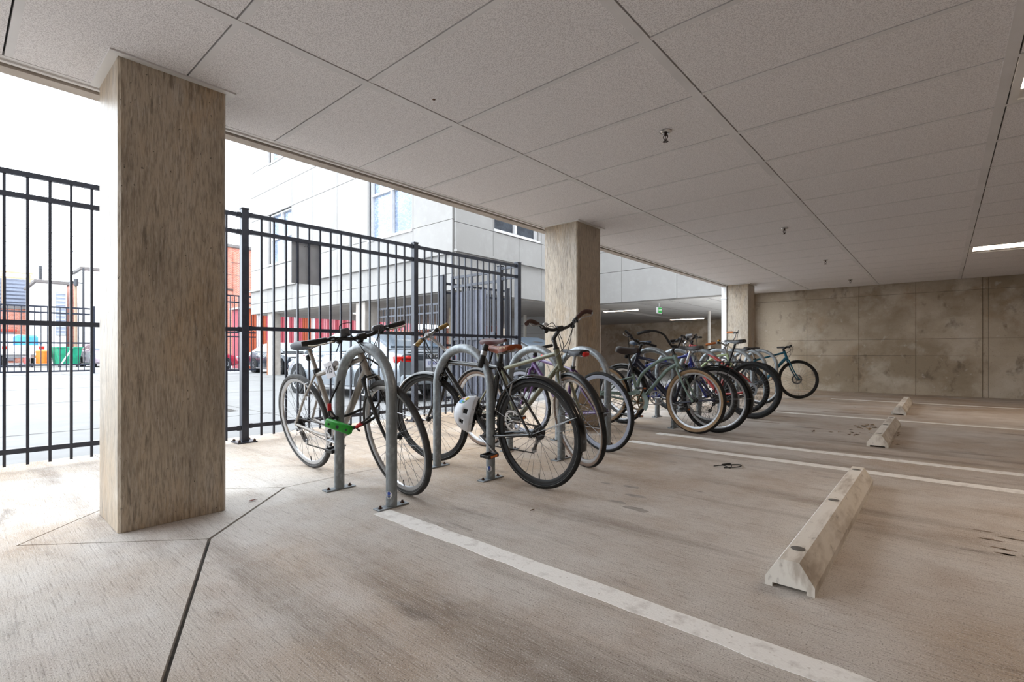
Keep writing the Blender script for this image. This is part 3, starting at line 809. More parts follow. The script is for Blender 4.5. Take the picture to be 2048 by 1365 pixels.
    # brakes
    if P.get('vbrake'):
        for (c0, TT, nm) in ((crown-u*.06+n*.028, T, 'front_brake'), (ra+(ssp-ra).normalized()*(Rr-.03)+V((-.03, 0, 0)), None, 'rear_brake')):
            k_ = MB()
            for s in (-1, 1):
                k_.tube(smoothpath([c0+V((0, s*.045, -.06)), c0+V((.01, s*.048, -.01)), c0+V((.0, s*.035, .05))], 4), .006, 6)
                k_.box(c0+V((-.004, s*.032, -.03)), (.06, .012, .014), None, .003)
            k_.cyl(c0+V((0, -.035, .05)), c0+V((0, .035, .05)), .003, 6)
            if TT: k_.xf(TT)
            k_.build(nm, P.get('brakem', m_steel), b, 50)
    # seat
    cz = P['sh']-.047; cpt = BB+sd*((cz-BB.z)/sd.z)
    sp_ = MB().tube([ST-sd*.05, cpt], .0135, 10); so = sp_.build('seat_post', P.get('postm', m_steel), b, 50)
    MB().tube([ST-sd*.012, ST+sd*.012], r1*1.35, 12).build('seat_clamp', m_black, so, 50)
    sad = saddle(b, cpt+V((-.01, 0, 0)), P.get('sl', .27), P.get('sw', .155), P.get('saddle', m_sadb), P.get('stilt', 0), P.get('sdep', 1.), rails=P.get('rails', m_steel))
    # drivetrain (right side, -y)
    y = -.047; cr_ = P.get('ring', .085); ck = MB()
    ck.lathe([(cr_, y-.002), (cr_+.004, y-.002), (cr_+.004, y+.002), (cr_, y+.002), (cr_-.014, y+.002), (cr_-.014, y-.002)], 40, BB, 'y', loop=True)
    for i in range(5):
        a = i*2*PI/5; ck.bar(BB+V((0, y, 0)), BB+V(((cr_-.01)*math.cos(a), y, (cr_-.01)*math.sin(a))), .012, .005, (0, 1, 0))
    for i in range(40):
        a = 2*PI*i/40; ck.box(BB+V(((cr_+.006)*math.cos(a), y, (cr_+.006)*math.sin(a))), (.006, .003, .005), M.Rotation(-a, 3, 'Y'))
    ck.tube([BB+V((0, -.062, 0)), BB+V((0, .062, 0))], .012, 10)
    crank = ck.build('crankset', P.get('crankm', m_steel), b, 40)
    ca = R(P.get('crank', -35))
    for s in (-1, 1):
        d = V((math.cos(ca)*-s, 0, math.sin(ca)*-s)); c0 = BB+V((0, s*.068, 0)); e = c0+d*.17+V((0, s*.006, 0))
        MB().bar(c0-d*.012, e+d*.012, .012, .026, (0, 1, 0), .004).build('crank_arm', P.get('crankm', m_steel), crank, 40)
        pc = e+V((0, s*.06, 0)); pd = MB().cyl(e, pc+V((0, s*.045, 0)), .006, 8)
        pd.box(pc+V((.035, 0, 0)), (.014, .092, .024), None, .004).box(pc+V((-.035, 0, 0)), (.014, .092, .024), None, .004).box(pc+V((0, s*.04, 0)), (.08, .01, .02), None, .003).box(pc+V((0, -s*.04, 0)), (.08, .01, .02), None, .003)
        pd.build('pedal', m_black, crank, 40)
        MB().box(pc+V((.0425, 0, 0)), (.003, .055, .015)).box(pc+V((-.0425, 0, 0)), (.003, .055, .015)).build('pedal_reflector', m_reflo, crank, 0)
    cc = MB(); rc = .02
    ncog = P.get('cogs', 7)
    for i in range(ncog):
        rr = .047-.0042*i; yy = -.02-.0042*i; cc.lathe([(.012, yy-.001), (rr, yy-.001), (rr, yy+.001), (.012, yy+.001)], 26, ra, 'y', loop=True)
    cc.build('cassette', m_chain, b, 40)
    ch = MB(); yc = -.04; up0 = BB+V((.02, y, cr_+.004)); up1 = ra+V((0, yc, .036))
    def links(a, e):
        a = V(a); e = V(e); L_ = (e-a).length; kn = max(2, int(L_/.0127)); 
        for i in range(kn):
            p = a.lerp(e, (i+.5)/kn); dx = (e-a).normalized()*.0045
            ch.bar(p-dx*1.3, p+dx*1.3, .005 if i % 2 else .007, .0065, (0, 0, 1))
    jk = ra+V((.035, yc-.008, -.055)); jk2 = ra+V((.075, yc-.008, -.125))
    links(up0, up1)
    if P.get('derail', True):
        links(BB+V((0, y, -cr_-.004)), jk2+V((0, 0, -.02))); links(jk2+V((-.015, 0, 0)), jk+V((.012, 0, 0)))
        d_ = MB().bar(ra+V((0, yc-.02, -.02)), jk+V((-.012, 0, .01)), .018, .02, (0, 1, 0), .004)
        for yy in (-.006, .006): d_.bar(jk+V((0, yy, 0)), jk2+V((0, yy, 0)), .0025, .022, (0, 1, 0))
        for j in (jk, jk2): d_.lathe([(.004, -.004), (.018, -.004), (.018, .004), (.004, .004)], 14, j, 'y', loop=True)
        d_.build('derailleur', P.get('derm', m_black), b, 40)
    else: links(BB+V((0, y, -cr_-.004)), ra+V((0, yc, -.036)))
    tag(ch.build('chain', m_chain, b, 0), kind='stuff')
    # mudguards
    if P.get('fender'):
        rf = Rr+.016; fw = P['tw']+.008
        def guard(c, a0, a1, TT, nm):
            pr = [(rf-.012, -fw), (rf, -fw*.7), (rf+.004, 0), (rf, fw*.7), (rf-.012, fw), (rf-.010, fw*.95), (rf-.0015, fw*.65), (rf+.0025, 0), (rf-.0015, -fw*.65), (rf-.010, -fw*.95)]
            g_ = MB().lathe(pr, 30, c, 'y', R(a0), R(a1), loop=True)
            if TT: g_.xf(TT)
            o = g_.build(nm, P['fender'], b, 50)
            s_ = MB()
            for an in P.get('stays', (a1-25,)) if c is ra else (a0+22,) if c is fa else ():
                for s in (-1, 1): s_.tube([c+V((0, s*.058, 0)), c+V(((rf-.006)*math.cos(R(an)), s*fw*.95, (rf-.006)*math.sin(R(an))))], .0022, 5)
            if TT: s_.xf(TT)
            s_.build('mudguard_stay', m_steel, o, 40)
        guard(ra, P.get('fa0', 25), P.get('fa1', 205), None, 'rear_mudguard')
        guard(fa, P.get('ff0', -20), P.get('ff1', 150), T, 'front_mudguard')
    if P.get('frack'):
        zt = Rr*2+.05; k_ = MB()
        for s in (-1, 1):
            k_.tube(smoothpath([V((.2, s*.02, zt)), V((.16, s*.055, zt)), V((-.05, s*.06, zt)), V((-.24, s*.05, zt)), V((-.26, 0, zt))], 5), .006, 6)
            k_.tube([V((-.06, s*.06, zt)), ra+V((0, s*.07, .02))], .005, 6); k_.tube([V((-.2, s*.055, zt)), ra+V((0, s*.07, .02))], .005, 6)
        for xx in (-.2, -.1, 0, .1): k_.box((xx, 0, zt), (.012, .11, .006))
        k_.box((-.02, 0, zt+.002), (.34, .05, .006), None, .002)
        k_.build('luggage_rack', m_black, b, 40)
    if P.get('cguard'):
        yy = -.062; pts = []
        pr = [(BB.x+.135*math.cos(R(a)), BB.z+.135*math.sin(R(a))) for a in range(-40, 131, 17)]
        pr += [(ra.x-.03, Rr+.045), (ra.x-.03, Rr+.005), (BB.x-.10, BB.z+.07)]
        pr += [(BB.x+.088*math.cos(R(a)), BB.z+.088*math.sin(R(a))) for a in range(120, -41, -20)]
        k_ = MB(); kk = len(pr)
        k_.add([(p[0], yy-.004, p[1]) for p in pr]+[(p[0], yy+.004, p[1]) for p in pr], [tuple(range(kk)), tuple(range(kk, 2*kk))[::-1]]+[(i, (i+1) % kk, kk+(i+1) % kk, kk+i) for i in range(kk)])
        k_.build('chain_guard', P['cguard'], b, 40)
    if P.get('kick'):
        MB().tube([BB+V((-.09, .04, -.02)), BB+V((-.18, .10, -.25))], .007, 8).build('kickstand', m_steel, b)
    if P.get('tail'):
        so_ = cpt-sd*.07+V((-.03, 0, 0)); MB().box(so_, (.03, .05, .04), None, .008).build('rear_light', P['tail'], b, 40)
    if P.get('bell'):
        p, d = along(path, P.get('bellpos', .30)); k_ = MB().lathe([(0, .022), (.012, .02), (.021, .012), (.024, .0), (.021, .0), (0, .002)], 18, (0, 0, 0), 'z'); k_.xf(M.Translation(p+V((0, 0, .022)))); k_.xf(T)
        k_.build('bell', P['bell'], bar_o, 50)
    b['_cl'] = 1; del b['_cl']
    return dict(root=b, T=T, cl=cl, BB=BB, ST=ST, ht=ht, hb=hb, cpt=cpt, path=path, bar=bar_o, frame=fr, u=u, n=n, crown=crown, ra=ra, fa=fa, saddle=sad, sd=sd, along=along)

m_fsil = pm('champagne_frame', '#97918a', .38, .45, coat=.2, col2='#857f78', scale=12)
m_fblk = pm('gloss_black_frame', '#121213', .22, coat=.5)
m_foliv = pm('olive_frame', '#6d6c56', .4, .2, coat=.3)
m_fpur = pm('purple_frame', '#57376b', .35, coat=.4)
m_fsage = pm('sage_frame', '#6d8279', .42, coat=.2)
m_fblue = pm('blue_frame', '#1c2c86', .3, coat=.5)
m_fred = pm('red_frame', '#a8322d', .35, coat=.3)
m_fmint = pm('mint_frame', '#a9b98c', .4, coat=.2)
m_fteal = pm('teal_frame', '#12586f', .32, .2, coat=.4)
m_fbrz = pm('bronze_frame', '#3a2f26', .4, .3, col2='#231e1b', scale=6)
m_gold = pm('gold_letter', '#c9b48a', .4, .3)
m_dgrey = pm('dark_grey_metal', '#45474b', .4, .5)

# 1 silver hybrid
B1 = bike('silver grey hybrid bicycle with a black fork and white tag, locked at the front hoop', (-3.428, 1.74), 1.3, 10.8, -6.9, dict(
    R=.346, tw=.0185, wb=1.057, frame=m_fsil, forkm=m_black, rim=m_rims, tyre=m_dust, side=m_line, side_line=True, st=.46, sh=.925, hl=.135, ttd=.03, ha=71.5,
    rise=.03, reach=.085, up=.05, bar='flat', barw=1.02, bartilt=0, grip=m_black, saddle=m_sadg, sw=.165, vbrake=True, postm=m_fsil, blade=pm('pale_lever', '#b5ab98', .35, .5), crank=-5, tail=m_black, dtr=1.3, derm=m_steel))
# tag on the top tube, phone holder and mirror ring on the bar
p = B1['ht'].lerp(B1['ST'], .62); dT = (B1['ST']-B1['ht']).normalized()
m_tag = pm('tag_white', '#d8d6dc', .6)
tg = MB().bar(p-dT*.052+V((0, -.024, -.028)), p+dT*.052+V((0, -.024, -.028)), .004, .10, (0, 0, 1), .0015); tgo = tg.build('number_tag', m_tag, B1['root'], 0)
text('1/5', 'tag_lettering', pm('ink', '#22222c', .6), .062, tgo, None, matrix=frame_at(p+V((0, -.0268, -.028)), -dT, (0, -1, 0)))
q = MB().tube([p-dT*.05, p+dT*.05], .0195, 14); q.build('tag_band', m_tag, B1['root'], 50)
def onbar(Bk, dist, name, mb_fn, mat, from_right=True):
    pts = Bk['path'] if from_right else Bk['path'][::-1]
    pt, d = Bk['along'](pts, dist); m = mb_fn(pt, d); m.xf(Bk['T']); return m.build(name, mat, Bk['bar'], 50)
m_mir = pm('grey_display', '#54565b', .3)
onbar(B1, .235, 'display', lambda p_, d: MB().box(p_+V((-.005, 0, .035)), (.02, .055, .05), None, .008), m_mir)
onbar(B1, .235, 'wire_loop', lambda p_, d: MB().tube(smoothpath([p_+V((0, -.035, .05)), p_+V((.02, -.03, .085)), p_+V((.02, .03, .085)), p_+V((0, .035, .05))], 5), .0022, 5), m_black)
onbar(B1, .2, 'display', lambda p_, d: MB().box(p_+V((-.01, 0, .012)), (.045, .075, .04), None, .012), m_mir, False)

# 2 black city bike
B2 = bike('glossy black city bicycle with tan leather saddle, mudguards and cork grips', (-1.86, 2.391), 177.1, -4.5, 15., dict(
    R=.34, tw=.019, wb=1.05, frame=m_fblk, rim=m_rimb, tyre=m_tyre, side=m_line, side_line=True, st=.50, sh=.885, hl=.11, ha=70, rake=.05, rise=.05, reach=.19, up=.06, quill=True, stemm=m_steel,
    bar='straight', barw=.62, barroll=-15, barm=m_steel, grip=m_cork, gripl=.075, saddle=m_tanl, sl=.275, sw=.17, fender=m_fblk, fa0=12, fa1=190, ff0=-15, ff1=120, stays=(158, 20), crank=32, cogs=8, derm=m_steel, levers=True, shift=False, vbrake=True, dtr=1.15, postm=m_black,
    downtube_text='PLARCK', textm=m_gold, tside=1))
lm = frame_at(B2['cpt']+V((-.075, .0775, .028)), (-1, -.12, 0), (0, 1, .25))
text('CMTM', 'saddle_lettering', m_gold, .022, B2['saddle'], None, matrix=lm)
# 3 olive bike
B3 = bike('olive green upright bicycle with swept black handlebar, chrome bell and oxblood saddle', (-3.06, 3.13), -4., 6., -22., dict(
    R=.342, tw=.0195, wb=1.09, frame=m_foliv, rim=m_rims, tyre=m_tyre, side=m_brownw, st=.46, sh=.955, hl=.15, ha=77, rake=.06, rise=.10, reach=.125, up=.03, bentstem=True, bar='north', barw=.94, barx=-.15,
    grip=m_brgrip, saddle=m_brl, sw=.19, sl=.25, fender=m_black, fa0=60, fa1=185, ff0=20, ff1=125, crank=20, vbrake=True, bell=m_chrome, bellpos=.19, postm=m_foliv, kick=True))
# 4 purple bike behind
B4 = bike('purple bicycle with deep pale rims and a red lamp under its saddle', (-2.131, 3.615), 168, -5, 10., dict(
    R=.337, tw=.016, wb=1.03, frame=m_fpur, rim=m_rimw, rimd=.028, tyre=m_tyre, st=.44, sh=.86, hl=.12, rise=.03, reach=.05, bar='straight', barw=.85, saddle=m_sadg, vbrake=True, postm=m_rims, crank=10, stilt=.05))
sdp = B4['cpt']+V((-.13, 0, .005))
MB().box(sdp, (.035, .075, .042), None, .012).build('tail_lamp', m_red, B4['root'], 40)
MB().box(B4['cpt']+V((-.09, 0, -.01)), (.05, .03, .02), None, .006).build('lamp_bracket', m_steel, B4['root'], 40)
# 5 sage cruiser
B5 = bike('sage green cruiser bicycle with tan walled tyres and long black swept handlebar', (-2.973, 4.985), 1.7, -6., -13., dict(
    R=.338, tw=.027, wb=1.063, frame=m_fsage, rim=m_rims, tyre=m_tyre, side=m_tan, kind='cruiser', st=.34, sh=.90, hl=.13, ha=68, rise=.07, reach=.035, up=.015, bar='cruiser', barw=.95, barx=.72, barz=1.15, barroll=-7, gripl=.13, levers=False, sdep=1.9, stilt=-.06,
    saddle=m_sadbr, sw=.21, sl=.25, cguard=m_fsage, derail=False, cogs=1, crankm=pm('aged_crank', '#7a6a55', .4, .7), ring=.08, crank=65, stemm=m_black, bentstem=True, postm=m_black, tail=m_black, tr=.018, cs=.46))
# 6 blue bike heading right
B6 = bike('bright blue bicycle with navy saddle and silver headlight on its handlebar', (-3.08, 5.80), 0, 6., -6., dict(
    R=.335, tw=.025, wb=1.05, frame=m_fblue, rim=m_rims, tyre=m_dust, st=.44, sh=.985, hl=.15, rise=.11, reach=.06, up=.03, bar='flat', barw=1.0, barm=m_chrome, stemm=m_chrome, saddle=m_sadbl, vbrake=True, tr=.0175, dtr=1.3, crank=5, susp=True, forkm=m_fblue))
MB().cyl(B6['T'] @ (B6['cl']+V((.0, -.03, .05))), B6['T'] @ (B6['cl']+V((.075, -.03, .06))), .024, 12).build('headlight', m_steel, B6['root'])
MB().box(B6['T'] @ (B6['cl']+V((.01, -.03, .022))), (.03, .03, .03), None, .005).build('light_bracket', m_black, B6['root'])
# 7 dark bike with rack
B7 = bike('dark navy bicycle with thick lettered down tube, luggage rack and charcoal saddle', (-1.767, 5.23), 181, 0., -8., dict(
    R=.342, tw=.023, wb=1.07, frame=pm('navy_frame', '#16182b', .35, coat=.4, col2='#1a1f45', scale=3), rim=m_rims, tyre=m_tyre, st=.43, sh=.905, hl=.14, rise=.08, reach=.07, up=.03, bar='flat', barw=1.0, barroll=12, saddle=pm('charcoal_saddle', '#4a4847', .5), sw=.19, fender=m_black, fa0=20, fa1=200, frack=True, crank=15, postm=m_chrome, vbrake=True, tr=.0175, dtr=1.9, ttd=.06,
    downtube_text='/////', textm=m_steel, tside=1))
# 8 red mountain bike
B8 = bike('red mountain bicycle with large knobby tyres and disc brakes', (-1.802, 6.626), 170.7, 3., 8., dict(
    R=.359, tw=.028, wb=1.1, frame=m_fred, forkm=m_fred, rim=m_rimb, tyre=m_tyre, knob=True, kind='mtb', st=.41, sh=1.0, hl=.17, ac=.46, rise=.04, reach=.07, up=.02, bar='flat', barw=1.05, saddle=m_sadb, sw=.145, disc=True, susp=True, crank=30, postm=m_black, derm=m_black, cogs=9, stay=.0115, tr=.019))
# 9 mint cruiser
B9 = bike('mint cruiser bicycle with white swept handlebar and orange brown grips', (-3.10, 7.13), 0, -3., -6., dict(
    R=.335, tw=.024, wb=1.06, frame=m_fmint, rim=m_rimb, tyre=m_tyre, kind='cruiser', st=.34, sh=.87, hl=.15, ha=69, rise=.10, reach=.05, up=.02, bar='north', barw=1.25, barx=.7, barz=1.0, barroll=16, barm=m_white, grip=m_orange, bentstem=True, stemm=m_steel, saddle=m_sadb, derail=False, cogs=1, bell=m_brass, bellpos=.17, crank=40, shift=False))
# 10 teal
B10 = bike('teal hybrid bicycle nearest the back wall with disc brakes', (-2.779, 9.40), 36, -4., -3., dict(
    R=.346, tw=.02, wb=1.045, frame=m_fteal, rim=m_rimb, tyre=m_tyre, st=.45, sh=.93, hl=.16, rise=.03, reach=.07, up=.02, bar='straight', barw=.98, saddle=m_sadb, disc=True, crank=25, dtr=1.5, tr=.018, rake=.048))
# 11 grey one deep among the far hoops
B11 = bike('dark grey bicycle deep among the far hoops, only saddle and bars showing', (-2.2, 8.55), 172, -3., 6., dict(
    R=.335, tw=.02, wb=1.04, frame=m_dgrey, rim=m_rims, tyre=m_tyre, st=.45, sh=.905, hl=.13, rise=.03, reach=.06, bar='straight', barw=.85, saddle=m_sadb, crank=0, vbrake=True))
# ------------------------------------------------------------------ locks and helmet
m_green = pm('green_rubber', '#17a821', .45, col2='#128c1b', scale=20); m_ferr = pm('red_ferrule', '#cf1f24', .4)
gl = empty('cable_lock', (-2.68, 1.515, .395), label='bright green shackle lock with red ended cables on the front hoop', cat='lock')
a_, b_ = V((-.079, -.033, .021)), V((.079, .04, -.021))
MB().bar(a_, b_, .036, .052, (0, 0, 1), .008).build('lock_body', m_green, gl, 50)
for t_, s_ in ((.18, .007), (.52, .011), (.86, .007)):
    c_ = a_.lerp(b_, t_); nn = V((.42, -.9, 0)).normalized()
    MB().cyl(c_+nn*.016, c_+nn*.0195, s_, 12).build('keyhole_cover', m_black, gl, 50)
sh = MB().tube(smoothpath([a_+V((.012, .01, .02)), V((-.07, .10, .05)), V((-.02, .2, .09)), V((.09, .22, .07)), V((.11, .12, .02)), b_+V((-.01, .015, .012))], 8), .0085, 10); sh.build('shackle', m_rubber, gl, 60)
f1 = V((-.082, -.01, .108)); f2 = V((.096, .079, .008))
for f_, d_ in ((f1, V((.03, 0, 1)).normalized()), (f2, V((.75, .35, .62)).normalized())):
    MB().tube([f_-d_*.022, f_+d_*.022], .0115, 12).build('cable_ferrule', m_ferr, gl, 50)
cb_ = MB()
cb_.tube(smoothpath([f1+V((0, 0, .02)), V((-.075, .02, .2)), V((-.03, .08, .34)), V((.03, .16, .40)), V((.12, .2, .36))], 8), .006, 8)
cb_.tube(smoothpath([f1-V((.006, 0, .02)), f1+V((-.016, .01, -.06)), a_+V((-.005, .03, .03)), a_+V((.02, .04, .0)), f1+V((.035, .03, -.07)), f1+V((.006, 0, -.02))], 6), .005, 8)
cb_.tube(smoothpath([f2+V((.015, .007, .013)), V((.17, .11, .07)), V((.24, .14, .17)), V((.25, .2, .24))], 8), .006, 8)
cb_.tube(smoothpath([f2-V((.016, .008, .013)), f2+V((-.06, -.01, -.03)), b_+V((-.02, .03, .02)), b_+V((.03, .03, .0)), f2+V((.005, .0, -.03))], 6), .005, 8)
cb_.build('cable', m_rubber, gl, 60)
ul = empty('bar_lock', (-2.228, 2.27, .808), label='black bar lock with a grey band resting on the second hoop', cat='lock')
ax = V((.032, .027, .144)).normalized()
MB().tube([ax*-.078, ax*-.07, ax*.07, ax*.078], [.015, .0195, .0195, .015], 16).build('lock_bar', m_black, ul, 50)
MB().tube([ax*.006, ax*.034], .0202, 16).build('lock_band', m_steel, ul, 50)
up_ = V((-.45, .85, -.06)).normalized()
MB().tube(smoothpath([ax*-.045, ax*-.045+up_*.15, ax*-.03+up_*.19, ax*.03+up_*.19, ax*.045+up_*.15, ax*.045], 6), .0075, 10).build('shackle', m_rubber, ul, 60)
yl = empty('u_lock', (-2.02, 6.42, .58), (0, 0, R(20)), 'yellow and black shackle lock hanging on the red bicycle', 'lock')
MB().tube([(-.055, 0, .05), (-.01, 0, .115)], .017, 12).build('lock_bar', m_black, yl, 50)
MB().tube([(-.09, 0, .0), (-.055, 0, .05)], .019, 12).build('lock_end', pm('lock_yellow', '#d9b61c', .45), yl, 50)
MB().ell((-.1, 0, -.03), (.03, .03, .03), 14, 8).build('lock_cap', MATS['lock_yellow'], yl, 50)
MB().tube(smoothpath([(-.05, 0, .07), (-.09, .12, .1), (-.05, .2, .14), (0, .13, .15), (-.01, 0, .115)], 6), .006, 8).build('shackle', m_rubber, yl, 60)
# helmet
hz = V((-.76, -.58, .22)).normalized(); hx = V((-.1, .05, -1)); hx = (hx-hz*hx.dot(hz)).normalized()
HR = M((hx, hz.cross(hx), hz)).transposed().to_euler()
m_helm = pm('helmet_white', '#d3d5da', .3, coat=.4, col2='#c4c6cc', scale=4); m_foam = pm('helmet_foam', '#17171a', .8)
hel = empty('helmet', (-2.475, 2.395, .405), HR, 'white bicycle helmet with a colourful round sticker hanging from the black bicycle', 'helmet')
def hp(th_, ph, k=1.): # dome: local z out of the crown
    return V((.128*k*math.cos(ph)*math.cos(th_), .098*k*math.cos(ph)*math.sin(th_), .125*k*math.sin(ph)-.01))
def patch(th0, th1, ph0, ph1, k, nth=10, nph=6):
    vs = [hp(th0+(th1-th0)*i/nth, ph0+(ph1-ph0)*j/nph, k) for j in range(nph+1) for i in range(nth+1)]
    fs = [(j*(nth+1)+i, j*(nth+1)+i+1, (j+1)*(nth+1)+i+1, (j+1)*(nth+1)+i) for j in range(nph) for i in range(nth)]
    return vs, fs
sm = MB(); NT, NP = 48, 14
holes = []
for a0_, a1_, p0_, p1_ in ((8, 10, 4, 6), (13, 15, 3, 5), (3, 5, 5, 8), (34, 37, 3, 6), (41, 44, 4, 7)): holes.append((a0_, a1_, p0_, p1_))
vs = []; 
for j in range(NP+1):
    for i in range(NT): vs.append(hp(2*PI*i/NT, -.22+(PI/2+.22)*j/NP))
fs = []
for j in range(NP):
    for i in range(NT):
        if any(h0 <= i < h1 and p0 <= j < p1 for h0, h1, p0, p1 in holes): continue
        fs.append((j*NT+i, j*NT+(i+1) % NT, (j+1)*NT+(i+1) % NT, (j+1)*NT+i))
sm.add(vs, fs)
hs = sm.build('helmet_shell', m_helm, hel, 50, False)
sd_ = hs.modifiers.new('shell', 'SOLIDIFY'); sd_.thickness = .006; sd_.offset = -1
fo = MB(); fo.lathe([(1, 0)], 3) if False else None
ring_ = MB()
vs = []; NN = 40
for k_, zz in ((.93, -.03), (.93, .045), (.78, .055), (.74, -.03)):
    for i in range(NN):
        a = 2*PI*i/NN; vs.append(V((.128*k_*math.cos(a), .098*k_*math.sin(a), zz-.01)))
fs = [(j*NN+i, j*NN+(i+1) % NN, ((j+1) % 4)*NN+(i+1) % NN, ((j+1) % 4)*NN+i) for j in range(4) for i in range(NN)]
ring_.add(vs, fs).build('helmet_liner', m_foam, hel, 50)
dm = MB(); v2, f2_ = patch(0, 2*PI, .1, PI/2, .93, 24, 6); dm.add(v2, f2_).build('helmet_padding', m_foam, hel, 50)
rb = MB(); v3 = []; 
for i in range(NN):
    a = 2*PI*i/NN; v3 += [hp(a, -.03, 1.0), hp(a, -.03, 1.035), hp(a, .07, 1.03), hp(a, .07, 1.0)]
f3 = [(i*4+j, ((i+1) % NN)*4+j, ((i+1) % NN)*4+(j+1) % 4, i*4+(j+1) % 4) for i in range(NN) for j in range(4)]
rb.add(v3, f3).build('helmet_rim_band', m_helm, hel, 50)
stp = MB()
for s in (-1, 1):
    stp.tube(smoothpath([V((.05, s*.09, -.02)), V((.02, s*.07, -.09)), V((-.01, s*.03, -.14))], 5), .006, 6, flat=.3); stp.tube(smoothpath([V((-.06, s*.085, -.02)), V((-.03, s*.07, -.08)), V((-.01, s*.03, -.14))], 5), .006, 6, flat=.3)
stp.box((-.005, 0, -.145), (.03, .06, .016), None, .005).box((-.03, .05, -.07), (.05, .012, .03), None, .004)
stp.build('chin_strap', m_black, hel, 50)
def dot(th_, ph, r_, mat, k=1.006, sx=1.0):
    c_ = hp(th_, ph, k); n_ = (hp(th_, ph, 1.1)-hp(th_, ph, 1.0)).normalized(); x_ = n_.orthogonal().normalized(); y_ = n_.cross(x_); q = MB(); kk = 14
    q.add([hpn(c_+x_*r_*sx*math.cos(2*PI*i/kk)+y_*r_*math.sin(2*PI*i/kk), k) for i in range(kk)]+[c_], [(i, (i+1) % kk, kk) for i in range(kk)]); q.build('helmet_sticker', mat, hs, 50, False)
def hpn(p, k):
    q = V((p.x/.128, p.y/.098, (p.z+.01)/.125)); q = q.normalized()*k
    return V((q.x*.128, q.y*.098, q.z*.125-.01))
sa_, sb_ = R(155), R(36)
dot(sa_, sb_, .036, pm('sticker_navy', '#1d4a66', .5), 1.004); dot(sa_-.12, sb_+.1, .017, pm('sticker_cyan', '#3c9bd0', .5), 1.012); dot(sa_+.16, sb_+.02, .016, pm('sticker_cream', '#e0d4cc', .5), 1.012)
dot(sa_+.17, sb_, .008, pm('sticker_rose', '#c0506a', .5), 1.02); dot(sa_-.02, sb_-.24, .011, pm('sticker_yellow', '#d8bf2e', .5), 1.012, 1.6); dot(sa_-.25, sb_-.06, .009, pm('sticker_leaf', '#4f9a52', .5), 1.014)

# ------------------------------------------------------------------ the wing across the lot
m_brick = bpy.data.materials.new('brick_far'); m_brick.use_nodes = True
def brickmat(m, c1, c2, mort, scale, bw=.22, bh=.075):
    nt = m.node_tree; N = nt.nodes; L = nt.links; b = N['Principled BSDF']; b.inputs['Roughness'].default_value = .9
    tc = N.new('ShaderNodeTexCoord'); sep = N.new('ShaderNodeSeparateXYZ'); cmb = N.new('ShaderNodeCombineXYZ'); ad = N.new('ShaderNodeMath')
    L.new(tc.outputs['Object'], sep.inputs[0]); L.new(sep.outputs[0], ad.inputs[0]); L.new(sep.outputs[1], ad.inputs[1]); L.new(ad.outputs[0], cmb.inputs[0]); L.new(sep.outputs[2], cmb.inputs[1])
    br = N.new('ShaderNodeTexBrick'); br.inputs['Color1'].default_value = hexc(c1); br.inputs['Color2'].default_value = hexc(c2); br.inputs['Mortar'].default_value = hexc(mort)
    br.inputs['Scale'].default_value = scale; br.inputs['Brick Width'].default_value = bw; br.inputs['Row Height'].default_value = bh; br.inputs['Mortar Size'].default_value = .008
    L.new(cmb.outputs[0], br.inputs['Vector']); L.new(br.outputs['Color'], b.inputs['Base Color'])
brickmat(m_brick, '#b56a52', '#9c5442', '#b9aaa0', 1.0)
bw = empty('apartment_wing', (0, 0, 0), label='pale panelled apartment wing with screened windows across the lot', cat='building')
MB().box((-16.62, 17.66, 6.78), (12.96, 16.96, 8.4)).box((-6.6, 20.85, 6.8), (6.9, 10.8, 8.4)).build('backing_wall', m_shadowgap, bw, 0)
def zone(vals, a, b): return [v for v in vals if a <= v <= b]
def facade(axis, fixed, us, zs, openings, face, depth=.06):
    """panels between joints us x zs on a wall; openings (u0,u1,z0,z1) are cut out"""
    U = sorted(set(us+[o[0] for o in openings]+[o[1] for o in openings])); Z = sorted(set(zs+[o[2] for o in openings]+[o[3] for o in openings]))
    for i in range(len(us)-1):
        for j in range(len(zs)-1):
            rects = [(us[i], us[i+1], zs[j], zs[j+1])]
            for o in openings:
                nr = []
                for r in rects:
                    if o[0] >= r[1] or o[1] <= r[0] or o[2] >= r[3] or o[3] <= r[2]: nr.append(r); continue
                    if o[0] > r[0]: nr.append((r[0], o[0], r[2], r[3]))
                    if o[1] < r[1]: nr.append((o[1], r[1], r[2], r[3]))
                    x0, x1 = max(r[0], o[0]), min(r[1], o[1])
                    if o[2] > r[2]: nr.append((x0, x1, r[2], o[2]))
                    if o[3] < r[3]: nr.append((x0, x1, o[3], r[3]))
                rects = nr
            for r in rects:
                g = .007
                u0 = r[0]+(g if abs(r[0]-us[i]) < 1e-6 else 0); u1 = r[1]-(g if abs(r[1]-us[i+1]) < 1e-6 else 0)
                z0 = r[2]+(g if abs(r[2]-zs[j]) < 1e-6 else 0); z1 = r[3]-(g if abs(r[3]-zs[j+1]) < 1e-6 else 0)
                if u1-u0 < .02 or z1-z0 < .02: continue
                c = ((u0+u1)/2, fixed+face*depth/2, (z0+z1)/2) if axis == 'x' else (fixed+face*depth/2, (u0+u1)/2, (z0+z1)/2)
                s = (u1-u0, depth, z1-z0) if axis == 'x' else (depth, u1-u0, z1-z0)
                MB().box(c, s).build('wall_panel', m_facade, bw, 0)
